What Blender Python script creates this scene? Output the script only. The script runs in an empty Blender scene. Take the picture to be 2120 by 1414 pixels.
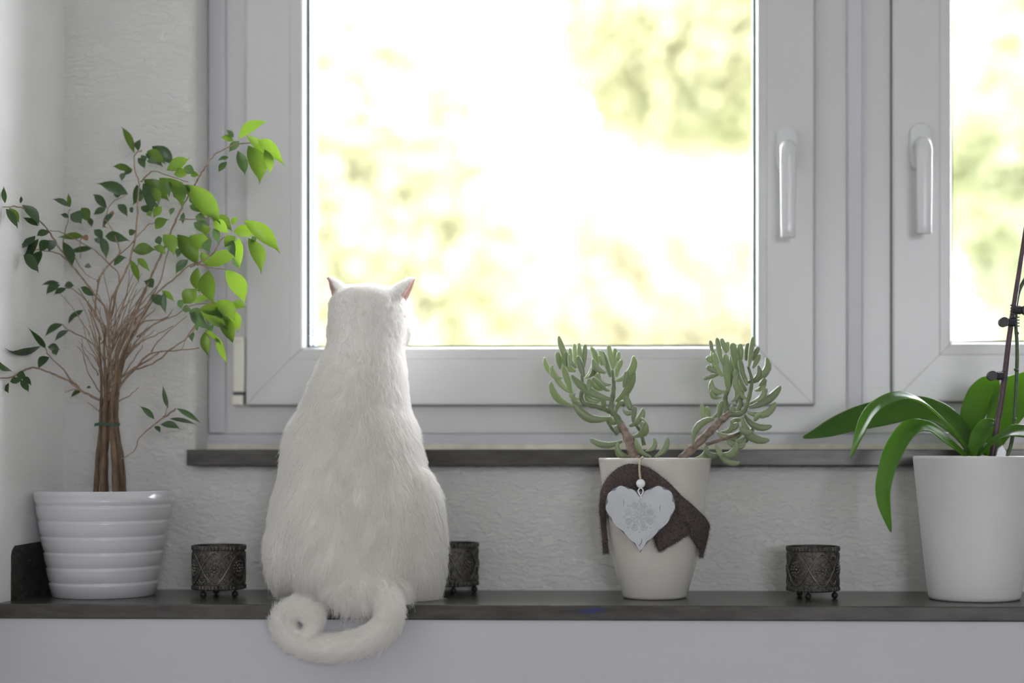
import bpy, bmesh, math, random
import numpy as np
from mathutils import Vector, Matrix, kdtree, noise as mnoise

random.seed(7)
rng = np.random.default_rng(7)
scene = bpy.context.scene
COL = scene.collection
PI = math.pi

# ------------------------------------------------------------------ camera
F, CX, CY = 3424.0, 1340.0, 935.0          # focal length and principal point in 2120x1414 pixels
TH = math.atan(110.0 / F)                  # small yaw to the left
CAMZ = 0.1863                              # camera height above the ledge top (ledge top is z = 0)
cam_d = bpy.data.cameras.new('camera')
cam = bpy.data.objects.new('camera', cam_d)
COL.objects.link(cam)
cam.location = (0, 0, CAMZ)
cam.rotation_euler = (PI / 2, 0, TH)
cam_d.sensor_width = 36.0
cam_d.lens = F * 36.0 / 2120.0
cam_d.shift_x = (1060 - CX) / 2120.0
cam_d.shift_y = (CY - 707) / 2120.0
cam_d.clip_start = 0.05
cam_d.clip_end = 300
cam_d.dof.use_dof = True
cam_d.dof.focus_distance = 2.06
cam_d.dof.aperture_fstop = 1.5
scene.camera = cam

# ------------------------------------------------------------------ world, light, exposure
SKY = 1.0
world = bpy.data.worlds.new('overcast_sky')
scene.world = world
world.use_nodes = True
bg = world.node_tree.nodes['Background']
bg.inputs[0].default_value = (0.95, 0.958, 1.025, 1)
bg.inputs[1].default_value = SKY
vs = scene.view_settings
vs.view_transform = 'Standard'
vs.look = 'None'
vs.gamma = 1.0
vs.use_curve_mapping = False
vs.exposure = 4.05
scene.cycles.max_bounces = 14
scene.cycles.diffuse_bounces = 8
scene.cycles.transparent_max_bounces = 24
scene.cycles.sample_clamp_indirect = 6.0


def portal(name, loc, rot, sx, sy):
    l = bpy.data.lights.new(name, 'AREA')
    l.shape = 'RECTANGLE'
    l.size, l.size_y = sx, sy
    l.cycles.is_portal = True
    o = bpy.data.objects.new(name, l)
    o.location, o.rotation_euler = loc, rot
    COL.objects.link(o)
    return o


# ------------------------------------------------------------------ pixel -> point on the plane y = Y
def W(px, py, Y):
    a, b = (px - CX) / F, (CY - py) / F
    dx = a * math.cos(TH) - math.sin(TH)
    dy = a * math.sin(TH) + math.cos(TH)
    t = Y / dy
    return Vector((dx * t, Y, CAMZ + b * t))


def WX(px, Y): return W(px, CY, Y).x
def PXM(px, Y):                     # pixels per metre at that column and depth
    return 1.0 / abs(W(px + 1, CY, Y).x - W(px, CY, Y).x)


YB = 2.216      # plaster wall face
YL = 2.000      # ledge front edge
YFR = 2.281     # fixed window frame face
YS = 2.266      # sash face
XL = WX(132, YB)

# ------------------------------------------------------------------ materials
def new_mat(name):
    m = bpy.data.materials.new(name)
    m.use_nodes = True
    nt = m.node_tree
    return m, nt, nt.nodes['Principled BSDF']


def mat(name, col, rough=0.5, metal=0.0, var=0.06, vscale=30.0, bump=0.0, bscale=200.0, stretch=None, spec=0.5, coat=0.0, detail=4):
    m, nt, b = new_mat(name)
    N, L = nt.nodes, nt.links
    tc = N.new('ShaderNodeTexCoord')
    src = tc.outputs['Object']
    if stretch:
        mp = N.new('ShaderNodeMapping')
        mp.inputs['Scale'].default_value = stretch
        L.new(src, mp.inputs[0])
        src = mp.outputs[0]
    ns = N.new('ShaderNodeTexNoise')
    ns.inputs['Scale'].default_value = vscale
    ns.inputs['Detail'].default_value = detail
    L.new(src, ns.inputs['Vector'])
    rp = N.new('ShaderNodeValToRGB')
    c = np.array(col[:3])
    rp.color_ramp.elements[0].color = (*np.clip(c * (1 - var), 0, 1), 1)
    rp.color_ramp.elements[1].color = (*np.clip(c * (1 + var), 0, 1), 1)
    rp.color_ramp.elements[0].position = 0.3
    rp.color_ramp.elements[1].position = 0.7
    L.new(ns.outputs['Fac'], rp.inputs[0])
    L.new(rp.outputs[0], b.inputs['Base Color'])
    b.inputs['Roughness'].default_value = rough
    b.inputs['Metallic'].default_value = metal
    b.inputs['Specular IOR Level'].default_value = spec
    b.inputs['Coat Weight'].default_value = coat
    b.inputs['Coat Roughness'].default_value = 0.08
    if bump:
        n2 = N.new('ShaderNodeTexNoise')
        n2.inputs['Scale'].default_value = bscale
        n2.inputs['Detail'].default_value = 5
        L.new(src, n2.inputs['Vector'])
        bp = N.new('ShaderNodeBump')
        bp.inputs['Strength'].default_value = bump
        bp.inputs['Distance'].default_value = 0.002
        L.new(n2.outputs['Fac'], bp.inputs['Height'])
        L.new(bp.outputs[0], b.inputs['Normal'])
    return m


def plaster(name, col, strength, scale):
    """rough brushed plaster: short ridges running sideways over a fine grain"""
    m, nt, b = new_mat(name)
    N, L = nt.nodes, nt.links
    tc = N.new('ShaderNodeTexCoord')
    mp = N.new('ShaderNodeMapping')
    mp.inputs['Scale'].default_value = (0.55, 0.55, 1.25)
    mp.inputs['Rotation'].default_value = (0.0, 0.35, 0.0)
    L.new(tc.outputs['Object'], mp.inputs[0])
    n1 = N.new('ShaderNodeTexNoise')
    n1.inputs['Scale'].default_value = scale
    n1.inputs['Detail'].default_value = 6
    n1.inputs['Roughness'].default_value = 0.55
    n1.inputs['Distortion'].default_value = 0.6
    L.new(mp.outputs[0], n1.inputs['Vector'])
    rp = N.new('ShaderNodeValToRGB')
    rp.color_ramp.elements[0].position = 0.42
    rp.color_ramp.elements[1].position = 0.62
    L.new(n1.outputs['Fac'], rp.inputs[0])
    bp = N.new('ShaderNodeBump')
    bp.inputs['Strength'].default_value = strength
    bp.inputs['Distance'].default_value = 0.0022
    L.new(rp.outputs[0], bp.inputs['Height'])
    L.new(bp.outputs[0], b.inputs['Normal'])
    n2 = N.new('ShaderNodeTexNoise')
    n2.inputs['Scale'].default_value = 5
    L.new(tc.outputs['Object'], n2.inputs['Vector'])
    mx = N.new('ShaderNodeMix')
    mx.data_type = 'RGBA'
    c = np.array(col)
    mx.inputs[6].default_value = (*(c * 0.965), 1)
    mx.inputs[7].default_value = (*np.clip(c * 1.03, 0, 1), 1)
    L.new(n2.outputs['Fac'], mx.inputs[0])
    L.new(mx.outputs[2], b.inputs['Base Color'])
    b.inputs['Roughness'].default_value = 0.9
    b.inputs['Specular IOR Level'].default_value = 0.25
    return m


def slate(name):
    """dark grey stone, worn, with pale scuffs and a smear of blue paint on the ledge's front edge"""
    m, nt, b = new_mat(name)
    N, L = nt.nodes, nt.links
    tc = N.new('ShaderNodeTexCoord')
    mp = N.new('ShaderNodeMapping')
    mp.inputs['Scale'].default_value = (0.35, 1.0, 1.6)
    L.new(tc.outputs['Object'], mp.inputs[0])
    n1 = N.new('ShaderNodeTexNoise'); n1.inputs['Scale'].default_value = 55; n1.inputs['Detail'].default_value = 8
    L.new(mp.outputs[0], n1.inputs['Vector'])
    rp = N.new('ShaderNodeValToRGB')
    rp.color_ramp.elements[0].position = 0.3; rp.color_ramp.elements[0].color = (0.036, 0.033, 0.029, 1)
    rp.color_ramp.elements[1].position = 0.72; rp.color_ramp.elements[1].color = (0.080, 0.075, 0.067, 1)
    L.new(n1.outputs['Fac'], rp.inputs[0])
    n2 = N.new('ShaderNodeTexNoise'); n2.inputs['Scale'].default_value = 16; n2.inputs['Detail'].default_value = 7
    n2.inputs['Roughness'].default_value = 0.7
    L.new(mp.outputs[0], n2.inputs['Vector'])
    r2 = N.new('ShaderNodeValToRGB')
    r2.color_ramp.elements[0].position = 0.66; r2.color_ramp.elements[1].position = 0.8
    L.new(n2.outputs['Fac'], r2.inputs[0])
    mx = N.new('ShaderNodeMix'); mx.data_type = 'RGBA'
    L.new(r2.outputs[0], mx.inputs[0]); L.new(rp.outputs[0], mx.inputs[6])
    mx.inputs[7].default_value = (0.16, 0.155, 0.15, 1)
    # blue smear
    p = W(1225, 1264, YL)
    vm = N.new('ShaderNodeVectorMath'); vm.operation = 'SUBTRACT'
    L.new(tc.outputs['Object'], vm.inputs[0]); vm.inputs[1].default_value = (p.x, p.y, p.z)
    v2 = N.new('ShaderNodeVectorMath'); v2.operation = 'MULTIPLY'
    L.new(vm.outputs[0], v2.inputs[0]); v2.inputs[1].default_value = (26, 40, 120)
    ln = N.new('ShaderNodeVectorMath'); ln.operation = 'LENGTH'
    L.new(v2.outputs[0], ln.inputs[0])
    n3 = N.new('ShaderNodeTexNoise'); n3.inputs['Scale'].default_value = 120; n3.inputs['Detail'].default_value = 4
    L.new(mp.outputs[0], n3.inputs['Vector'])
    ad = N.new('ShaderNodeMath'); ad.operation = 'MULTIPLY_ADD'
    L.new(n3.outputs['Fac'], ad.inputs[0]); ad.inputs[1].default_value = 1.9
    L.new(ln.outputs['Value'], ad.inputs[2])
    r3 = N.new('ShaderNodeValToRGB')
    r3.color_ramp.elements[0].position = 0.35; r3.color_ramp.elements[0].color = (0.5, 0.5, 0.5, 1)
    r3.color_ramp.elements[1].position = 0.5; r3.color_ramp.elements[1].color = (0, 0, 0, 1)
    dv = N.new('ShaderNodeMath'); dv.operation = 'MULTIPLY'; dv.inputs[1].default_value = 0.33
    L.new(ad.outputs[0], dv.inputs[0]); L.new(dv.outputs[0], r3.inputs[0])
    m2 = N.new('ShaderNodeMix'); m2.data_type = 'RGBA'
    L.new(r3.outputs[0], m2.inputs[0]); L.new(mx.outputs[2], m2.inputs[6])
    m2.inputs[7].default_value = (0.012, 0.03, 0.20, 1)
    L.new(m2.outputs[2], b.inputs['Base Color'])
    bp = N.new('ShaderNodeBump'); bp.inputs['Strength'].default_value = 0.2; bp.inputs['Distance'].default_value = 0.0008
    L.new(n1.outputs['Fac'], bp.inputs['Height']); L.new(bp.outputs[0], b.inputs['Normal'])
    b.inputs['Roughness'].default_value = 0.27
    return m


def leafmat(name, front, trans, rough=0.35, tw=0.5, spec=0.5, var=0.18, vscale=14, coat=0.0, sheen=0.0):
    m, nt, b = new_mat(name)
    N, L = nt.nodes, nt.links
    out = N['Material Output']
    oi = N.new('ShaderNodeObjectInfo')
    tc = N.new('ShaderNodeTexCoord')
    ns = N.new('ShaderNodeTexNoise'); ns.inputs['Scale'].default_value = vscale
    L.new(tc.outputs['Object'], ns.inputs['Vector'])
    sm = N.new('ShaderNodeMath'); sm.operation = 'MULTIPLY_ADD'
    L.new(oi.outputs['Random'], sm.inputs[0]); sm.inputs[1].default_value = 2 * var
    sm.inputs[2].default_value = 1 - 1.5 * var
    s2 = N.new('ShaderNodeMath'); s2.operation = 'MULTIPLY_ADD'
    L.new(ns.outputs['Fac'], s2.inputs[0]); s2.inputs[1].default_value = var; L.new(sm.outputs[0], s2.inputs[2])
    def scaled(c):
        v = N.new('ShaderNodeVectorMath'); v.operation = 'SCALE'
        v.inputs[0].default_value = c
        L.new(s2.outputs[0], v.inputs['Scale'])
        return v.outputs[0]
    L.new(scaled(front), b.inputs['Base Color'])
    b.inputs['Roughness'].default_value = rough
    b.inputs['Specular IOR Level'].default_value = spec
    b.inputs['Coat Weight'].default_value = coat
    b.inputs['Coat Roughness'].default_value = 0.4
    b.inputs['Sheen Weight'].default_value = sheen
    b.inputs['Sheen Roughness'].default_value = 0.45
    tr = N.new('ShaderNodeBsdfTranslucent')
    L.new(scaled(trans), tr.inputs['Color'])
    mx = N.new('ShaderNodeMixShader'); mx.inputs[0].default_value = tw
    L.new(b.outputs[0], mx.inputs[1]); L.new(tr.outputs[0], mx.inputs[2])
    L.new(mx.outputs[0], out.inputs['Surface'])
    return m


def glassmat(name):
    m, nt, b = new_mat(name)
    N, L = nt.nodes, nt.links
    N.remove(b)
    tr = N.new('ShaderNodeBsdfTransparent'); tr.inputs[0].default_value = (0.98, 0.98, 0.98, 1)
    gl = N.new('ShaderNodeBsdfGlossy'); gl.inputs['Roughness'].default_value = 0.02
    fr = N.new('ShaderNodeFresnel'); fr.inputs['IOR'].default_value = 1.12
    mx = N.new('ShaderNodeMixShader')
    L.new(fr.outputs[0], mx.inputs[0]); L.new(tr.outputs[0], mx.inputs[1]); L.new(gl.outputs[0], mx.inputs[2])
    L.new(mx.outputs[0], N['Material Output'].inputs['Surface'])
    return m


def furmat(name, col):
    m, nt, b = new_mat(name)
    N, L = nt.nodes, nt.links
    N.remove(b)
    d = N.new('ShaderNodeBsdfDiffuse'); d.inputs[0].default_value = (*col, 1)
    t = N.new('ShaderNodeBsdfTranslucent'); t.inputs[0].default_value = (*col, 1)
    mx = N.new('ShaderNodeMixShader'); mx.inputs[0].default_value = 0.42
    L.new(d.outputs[0], mx.inputs[1]); L.new(t.outputs[0], mx.inputs[2])
    L.new(mx.outputs[0], N['Material Output'].inputs['Surface'])
    return m


M = {}
M['plaster_rough'] = plaster('rough_white_plaster', (0.70, 0.69, 0.68), 0.6, 150)
M['plaster_fine'] = plaster('fine_white_plaster', (0.84, 0.83, 0.83), 0.22, 170)
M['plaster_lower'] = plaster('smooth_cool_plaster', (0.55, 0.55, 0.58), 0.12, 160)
M['slate'] = slate('worn_slate')
M['upvc'] = mat('white_window_plastic', (0.62, 0.615, 0.62), 0.30, var=0.012, vscale=9)
M['strip'] = mat('cool_white_cover_strip', (0.56, 0.555, 0.60), 0.4, var=0.012, vscale=9)
M['handle'] = mat('white_handle_enamel', (0.70, 0.70, 0.72), 0.22, var=0.01)
M['cream'] = mat('cream_hinge_plastic', (0.78, 0.755, 0.67), 0.4, var=0.02)
M['caulk'] = mat('old_cream_caulk', (0.70, 0.66, 0.58), 0.8, var=0.12, vscale=60, bump=0.4)
M['gasket'] = mat('dark_rubber_gasket', (0.05, 0.065, 0.075), 0.6, var=0.05)
M['spacer'] = mat('aluminium_spacer', (0.52, 0.55, 0.60), 0.4, metal=0.6, var=0.15, vscale=600)
M['seal'] = mat('blue_grey_edge_seal', (0.42, 0.48, 0.56), 0.5, var=0.04)
M['glass'] = glassmat('clear_window_glass')
M['pot_white'] = mat('white_glazed_ceramic', (0.58, 0.58, 0.605), 0.16, var=0.012, coat=0.25)
M['pot_cream'] = mat('cream_glazed_ceramic', (0.58, 0.555, 0.51), 0.2, var=0.015, coat=0.25)
M['pot_matt'] = mat('matt_white_ceramic', (0.63, 0.62, 0.625), 0.42, var=0.012)
M['soil'] = mat('dark_potting_soil', (0.05, 0.035, 0.025), 0.95, var=0.5, vscale=220, bump=1.0, bscale=300)
M['bark'] = mat('ficus_bark', (0.15, 0.098, 0.06), 0.8, var=0.5, vscale=110, bump=0.9, bscale=420, stretch=(1, 1, 0.4))
M['twig'] = mat('brown_twig', (0.29, 0.205, 0.145), 0.75, var=0.3, vscale=160, bump=0.5, bscale=500)
M['wire'] = mat('green_plant_tie', (0.03, 0.09, 0.06), 0.5)
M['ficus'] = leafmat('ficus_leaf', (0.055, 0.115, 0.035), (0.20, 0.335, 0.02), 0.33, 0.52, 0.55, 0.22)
M['ficus_shaded'] = leafmat('shaded_ficus_leaf', (0.045, 0.088, 0.042), (0.09, 0.17, 0.03), 0.36, 0.34, 0.65, 0.22)  # darker leaf copy: missing backlight is put into the colour
M['drybrown'] = mat('dry_brown_leaf', (0.25, 0.13, 0.07), 0.8, var=0.3, vscale=80)
M['succ'] = leafmat('fleshy_green_leaf', (0.25, 0.31, 0.165), (0.40, 0.50, 0.15), 0.48, 0.26, 0.9, 0.22, 60, 0.7, 0.7)
M['succ_tip'] = mat('pale_worn_leaf_tip', (0.36, 0.26, 0.16), 0.6)
M['succ_stem'] = mat('brown_grey_succulent_stem', (0.26, 0.20, 0.165), 0.75, var=0.5, vscale=130, bump=0.8, bscale=300)
M['succ_green_stem'] = mat('green_grey_succulent_stem', (0.16, 0.20, 0.10), 0.6, var=0.25, vscale=120, bump=0.4)
M['orchid'] = leafmat('orchid_leaf', (0.05, 0.125, 0.025), (0.36, 0.60, 0.025), 0.28, 0.50, 0.5, 0.12, 20)
M['spike'] = mat('purple_brown_orchid_spike', (0.085, 0.045, 0.055), 0.45, var=0.2, vscale=90)
M['greenspike'] = mat('green_orchid_stem', (0.06, 0.105, 0.04), 0.4, var=0.2, vscale=90)
M['clip'] = mat('dark_plastic_clip', (0.022, 0.022, 0.028), 0.5, var=0.1)
M['clearplastic'] = mat('milky_plastic', (0.55, 0.57, 0.60), 0.2)
M['pewter'] = mat('antique_pewter', (0.085, 0.08, 0.072), 0.45, metal=0.75, var=0.5, vscale=260, bump=0.5, bscale=500)
M['pewter_hi'] = mat('rubbed_pewter', (0.16, 0.15, 0.135), 0.36, metal=0.85, var=0.3, vscale=260)
M['pewter_in'] = mat('tarnished_pewter', (0.035, 0.033, 0.03), 0.5, metal=0.7, var=0.4, vscale=160)
M['felt'] = mat('brown_grey_felt', (0.105, 0.085, 0.078), 0.98, var=0.45, vscale=420, bump=1.0, bscale=700, spec=0.1)
M['felt_fuzz'] = furmat('felt_fuzz_fibre', (0.22, 0.19, 0.18))
M['heart'] = mat('whitewashed_metal', (0.50, 0.515, 0.545), 0.5, var=0.07, vscale=45, bump=0.15)
M['heart_back'] = mat('bare_dark_zinc', (0.17, 0.18, 0.20), 0.45, metal=0.4, var=0.2)
M['bead'] = mat('white_bead', (0.82, 0.83, 0.85), 0.25)
M['twine'] = mat('natural_twine', (0.50, 0.42, 0.30), 0.9, var=0.3, vscale=500)
M['fur'] = furmat('white_cat_fur', (0.88, 0.865, 0.84))
M['catskin'] = mat('white_cat_coat', (0.78, 0.76, 0.73), 0.9, var=0.03, vscale=60, spec=0.1)
M['earpink'] = leafmat('pink_ear_skin', (0.80, 0.60, 0.56), (0.86, 0.58, 0.52), 0.6, 0.4, 0.2, 0.04)
M['room_white'] = mat('white_room_paint', (0.74, 0.74, 0.74), 0.9, var=0.02, vscale=3)
M['oak'] = mat('oak_floorboards', (0.24, 0.21, 0.18), 0.45, var=0.25, vscale=9, stretch=(1, 6, 1))
M['grass'] = mat('lawn', (0.10, 0.16, 0.04), 0.95, var=0.3, vscale=2)
M['trunk'] = mat('tree_bark', (0.15, 0.12, 0.09), 0.9, var=0.4, vscale=8)
M['facade'] = mat('outer_wall_render', (0.6, 0.58, 0.54), 0.9, var=0.05, vscale=2)

# ------------------------------------------------------------------ mesh helpers
class MB:
    def __init__(self):
        self.v, self.f, self.mi = [], [], []

    def add(self, vs_, fs_, mi=0):
        o = len(self.v)
        self.v += [tuple(p) for p in vs_]
        self.f += [tuple(i + o for i in f) for f in fs_]
        self.mi += [mi] * len(fs_)

    def box(self, a, b, mi=0):
        (x0, y0, z0), (x1, y1, z1) = a, b
        self.add([(x0, y0, z0), (x1, y0, z0), (x1, y1, z0), (x0, y1, z0), (x0, y0, z1), (x1, y0, z1), (x1, y1, z1), (x0, y1, z1)],
                 [(0, 3, 2, 1), (4, 5, 6, 7), (0, 1, 5, 4), (1, 2, 6, 5), (2, 3, 7, 6), (3, 0, 4, 7)], mi)

    def tube(self, pts, radii, n=8, mi=0, caps=True, squash=1.0):
        pts = [Vector(p) for p in pts]
        if not hasattr(radii, '__len__'): radii = [radii] * len(pts)
        t0 = (pts[1] - pts[0]).normalized()
        ref = Vector((0, -1, 0)) if abs(t0.y) < 0.9 else Vector((1, 0, 0))
        vs_, fs_ = [], []
        for i, p in enumerate(pts):
            t = (pts[min(i + 1, len(pts) - 1)] - pts[max(i - 1, 0)])
            t = t.normalized() if t.length > 1e-9 else t0
            u = ref - t * ref.dot(t)
            u = u.normalized() if u.length > 1e-6 else t.orthogonal().normalized()
            ref = u
            w = t.cross(u)
            for k in range(n):
                a = 2 * PI * k / n
                vs_.append(p + (u * math.cos(a) * squash + w * math.sin(a)) * radii[i])
        for i in range(len(pts) - 1):
            for k in range(n):
                k2 = (k + 1) % n
                fs_.append((i * n + k, i * n + k2, (i + 1) * n + k2, (i + 1) * n + k))
        if caps:
            fs_.append(tuple(range(n - 1, -1, -1)))
            fs_.append(tuple((len(pts) - 1) * n + k for k in range(n)))
        self.add(vs_, fs_, mi)

    def lathe(self, prof, c=(0, 0, 0), n=64, mi=0, closed=False):
        vs_, fs_ = [], []
        for r, z in prof:
            for k in range(n):
                a = 2 * PI * k / n
                vs_.append((c[0] + r * math.cos(a), c[1] + r * math.sin(a), c[2] + z))
        for i in range(len(prof) - 1):
            for k in range(n):
                k2 = (k + 1) % n
                fs_.append((i * n + k, i * n + k2, (i + 1) * n + k2, (i + 1) * n + k))
        self.add(vs_, fs_, mi)

    def ball(self, c, r, n=12, m=8, mi=0):
        rx, ry, rz = r if hasattr(r, '__len__') else (r, r, r)
        vs_, fs_ = [], []
        for i in range(m + 1):
            p = PI * i / m
            for k in range(n):
                a = 2 * PI * k / n
                vs_.append((c[0] + rx * math.sin(p) * math.cos(a), c[1] + ry * math.sin(p) * math.sin(a), c[2] + rz * math.cos(p)))
        for i in range(m):
            for k in range(n):
                k2 = (k + 1) % n
                fs_.append((i * n + k, (i + 1) * n + k, (i + 1) * n + k2, i * n + k2))
        self.add(vs_, fs_, mi)

    def mesh(self, name, mats=None, smooth=False):
        me = bpy.data.meshes.new(name)
        me.from_pydata(self.v, [], self.f)
        bm = bmesh.new(); bm.from_mesh(me)
        bmesh.ops.remove_doubles(bm, verts=bm.verts, dist=1e-6)
        bmesh.ops.recalc_face_normals(bm, faces=bm.faces)
        bm.to_mesh(me); bm.free()
        if mats:
            for m in (mats if isinstance(mats, (list, tuple)) else [mats]): me.materials.append(m)
        if smooth: me.shade_smooth()
        return me


WM = {}      # world matrices of parents that are not at the origin


def link(name, data, parent=None, matrix=None):
    o = bpy.data.objects.new(name, data)
    COL.objects.link(o)
    if parent:
        o.parent = parent
        o.matrix_parent_inverse = WM.get(parent.name, Matrix()).inverted()
    if matrix is not None:
        o.matrix_basis = matrix
    return o


def build(mb, name, m, parent=None, smooth=False, bevel=0.0, seg=2, auto=None):
    o = link(name, mb.mesh(name, m, smooth), parent)
    if bevel:
        md = o.modifiers.new('bevel', 'BEVEL')
        md.width, md.segments, md.limit_method = bevel, seg, 'ANGLE'
        md.harden_normals = False
    return o


def tag(o, label=None, cat=None, group=None, kind=None):
    if label: o['label'] = label
    if cat: o['category'] = cat
    if group: o['group'] = group
    if kind: o['kind'] = kind
    return o


def empty(name, loc, label, cat, group=None, kind=None):
    o = bpy.data.objects.new(name, None)
    o.empty_display_size = 0.05
    o.location = loc
    COL.objects.link(o)
    WM[o.name] = Matrix.Translation(loc)
    return tag(o, label, cat, group, kind)


def catmull(P, n):
    P = [np.array(p, float) for p in P]
    out = []
    for i in range(len(P) - 1):
        p0, p1, p2, p3 = P[max(i - 1, 0)], P[i], P[i + 1], P[min(i + 2, len(P) - 1)]
        for k in range(n):
            t = k / n
            out.append(0.5 * ((2 * p1) + (-p0 + p2) * t + (2 * p0 - 5 * p1 + 4 * p2 - p3) * t * t + (-p0 + 3 * p1 - 3 * p2 + p3) * t ** 3))
    out.append(P[-1])
    return out


# ================================================================== the room
XR, YREAR, ZF, ZC = 2.7, -2.3, -0.95, 1.72
opX0, opX1 = WX(402, YB), WX(4470, YB)            # window opening, widened out of view to let in more light
opZ0, opZ1 = W(500, 932, YB).z, 1.50
zL = -0.0185                                       # underside of the ledge

mb = MB()                                          # window wall above the ledge, one skin with the opening left out
gx, gz = [XL - 0.3, opX0, opX1, XR + 0.2], [zL, opZ0 - 0.02, opZ1, ZC]
vs_ = [(x, y, z) for y in (YB, YB + 0.16) for z in gz for x in gx]
fs_ = []
for j in range(3):
    for i in range(3):
        if (i, j) == (1, 1): continue
        a = j * 4 + i
        fs_ += [(a, a + 1, a + 5, a + 4), (a + 16, a + 20, a + 21, a + 17)]
fs_ += [(5, 6, 22, 21), (6, 10, 26, 22), (10, 9, 25, 26), (9, 5, 21, 25)]
mb.add(vs_, fs_)
tag(build(mb, 'wall_back', M['plaster_rough'], bevel=0.013, seg=4), 'rough white plaster wall around and under the window', 'wall', kind='structure')
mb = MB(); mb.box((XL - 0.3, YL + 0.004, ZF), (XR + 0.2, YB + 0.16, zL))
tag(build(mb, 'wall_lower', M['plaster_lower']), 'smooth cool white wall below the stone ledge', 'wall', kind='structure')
mb = MB(); mb.box((XL - 0.22, YREAR, ZF), (XL, YB + 0.01, ZC))
tag(build(mb, 'wall_left', M['plaster_fine']), 'white plaster side wall beside the ficus', 'wall', kind='structure')
mb = MB(); mb.box((XR, YREAR, ZF), (XR + 0.2, YB + 0.01, ZC))
tag(build(mb, 'wall_right', M['room_white']), 'plain white room wall', 'wall', kind='structure')
mb = MB()
rx0, rx1, rz0, rz1 = 0.4, 1.6, 0.1, 1.05
for a, b in (((XL - 0.2, YREAR - 0.25, ZF), (XR + 0.2, YREAR, rz0)), ((XL - 0.2, YREAR - 0.25, rz1), (XR + 0.2, YREAR, ZC)),
             ((XL - 0.2, YREAR - 0.25, rz0), (rx0, YREAR, rz1)), ((rx1, YREAR - 0.25, rz0), (XR + 0.2, YREAR, rz1))):
    mb.box(a, b)
tag(build(mb, 'wall_rear', M['room_white']), 'white room wall pierced by the added fill window', 'wall', kind='structure')
mb = MB(); mb.box((XL - 0.3, YREAR - 0.25, ZF - 0.1), (XR + 0.2, YB + 0.3, ZF))
tag(build(mb, 'floor', M['oak']), 'oak floor of the room', 'floor', kind='structure')
mb = MB(); mb.box((XL - 0.3, YREAR - 0.25, ZC), (XR + 0.2, YB + 0.3, ZC + 0.1))
tag(build(mb, 'ceiling', M['room_white']), 'white ceiling of the room', 'ceiling', kind='structure')

# unseen window added in the rear wall to fill the room with daylight
w3 = empty('added_window_rear', ((rx0 + rx1) / 2, YREAR - 0.15, rz0), 'wide white window in the rear wall', 'window', kind='structure')
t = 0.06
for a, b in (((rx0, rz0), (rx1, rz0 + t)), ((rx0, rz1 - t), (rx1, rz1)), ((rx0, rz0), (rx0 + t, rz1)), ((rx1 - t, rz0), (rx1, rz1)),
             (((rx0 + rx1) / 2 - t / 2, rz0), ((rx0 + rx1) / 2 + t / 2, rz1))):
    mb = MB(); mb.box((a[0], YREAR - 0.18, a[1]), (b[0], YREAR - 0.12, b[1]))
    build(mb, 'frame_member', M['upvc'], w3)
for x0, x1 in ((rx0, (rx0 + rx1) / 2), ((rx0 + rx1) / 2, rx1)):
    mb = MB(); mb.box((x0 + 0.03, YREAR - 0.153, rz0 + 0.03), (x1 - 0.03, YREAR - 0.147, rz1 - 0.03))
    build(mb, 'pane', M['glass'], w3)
portal('added_window_portal', ((rx0 + rx1) / 2, YREAR - 0.3, (rz0 + rz1) / 2), (PI / 2, 0, 0), rx1 - rx0 + 0.2, rz1 - rz0 + 0.2)
portal('front_window_portal', ((opX0 + opX1) / 2, YB + 0.20, (opZ0 + opZ1) / 2), (-PI / 2, 0, 0), opX1 - opX0 + 0.1, opZ1 - opZ0 + 0.1)

# stone ledge, sill and side slab
mb = MB(); mb.box((XL - 0.15, YL, zL), (XR, YB + 0.02, 0.0))
tag(build(mb, 'trim_1', M['slate'], bevel=0.0022, seg=3), 'long dark grey stone ledge carrying the cat and the pots', 'ledge', kind='structure')
sx0 = WX(386, 2.199)
mb = MB(); mb.box((sx0, 2.199, W(1000, 964, 2.199).z), (opX1 + 0.02, YFR + 0.03, W(1000, 930.5, 2.199).z))
tag(build(mb, 'trim_2', M['slate'], bevel=0.0012), 'narrow dark stone sill directly under the white window frame', 'window sill', kind='structure')
# slab upright against the left wall, upper front corner rounded
ya, yb_ = 2.043, YB + 0.004
zt0 = 0.068
pr = [(ya, 0.0), (ya + 0.001, zt0 - 0.012), (ya + 0.004, zt0 - 0.005), (ya + 0.012, zt0), (yb_, zt0 + 0.002), (yb_, 0.0)]
mb = MB()
n = len(pr)
mb.add([(XL - 0.004, y, z) for y, z in pr] + [(XL + 0.0012, y, z) for y, z in pr],
       [tuple(range(n))[::-1], tuple(range(n, 2 * n))] + [(i, (i + 1) % n, (i + 1) % n + n, i + n) for i in range(n)])
tag(build(mb, 'baseboard_left', M['slate']), 'dark stone slab set in the left wall beside the ficus pot', 'stone slab', kind='structure')

# ================================================================== window
ZT = 1.44                                          # top of the sashes


def frame_box(mb, x0, x1, z0, z1, y0, y1): mb.box((x0, y0, z0), (x1, y1, z1))


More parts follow.
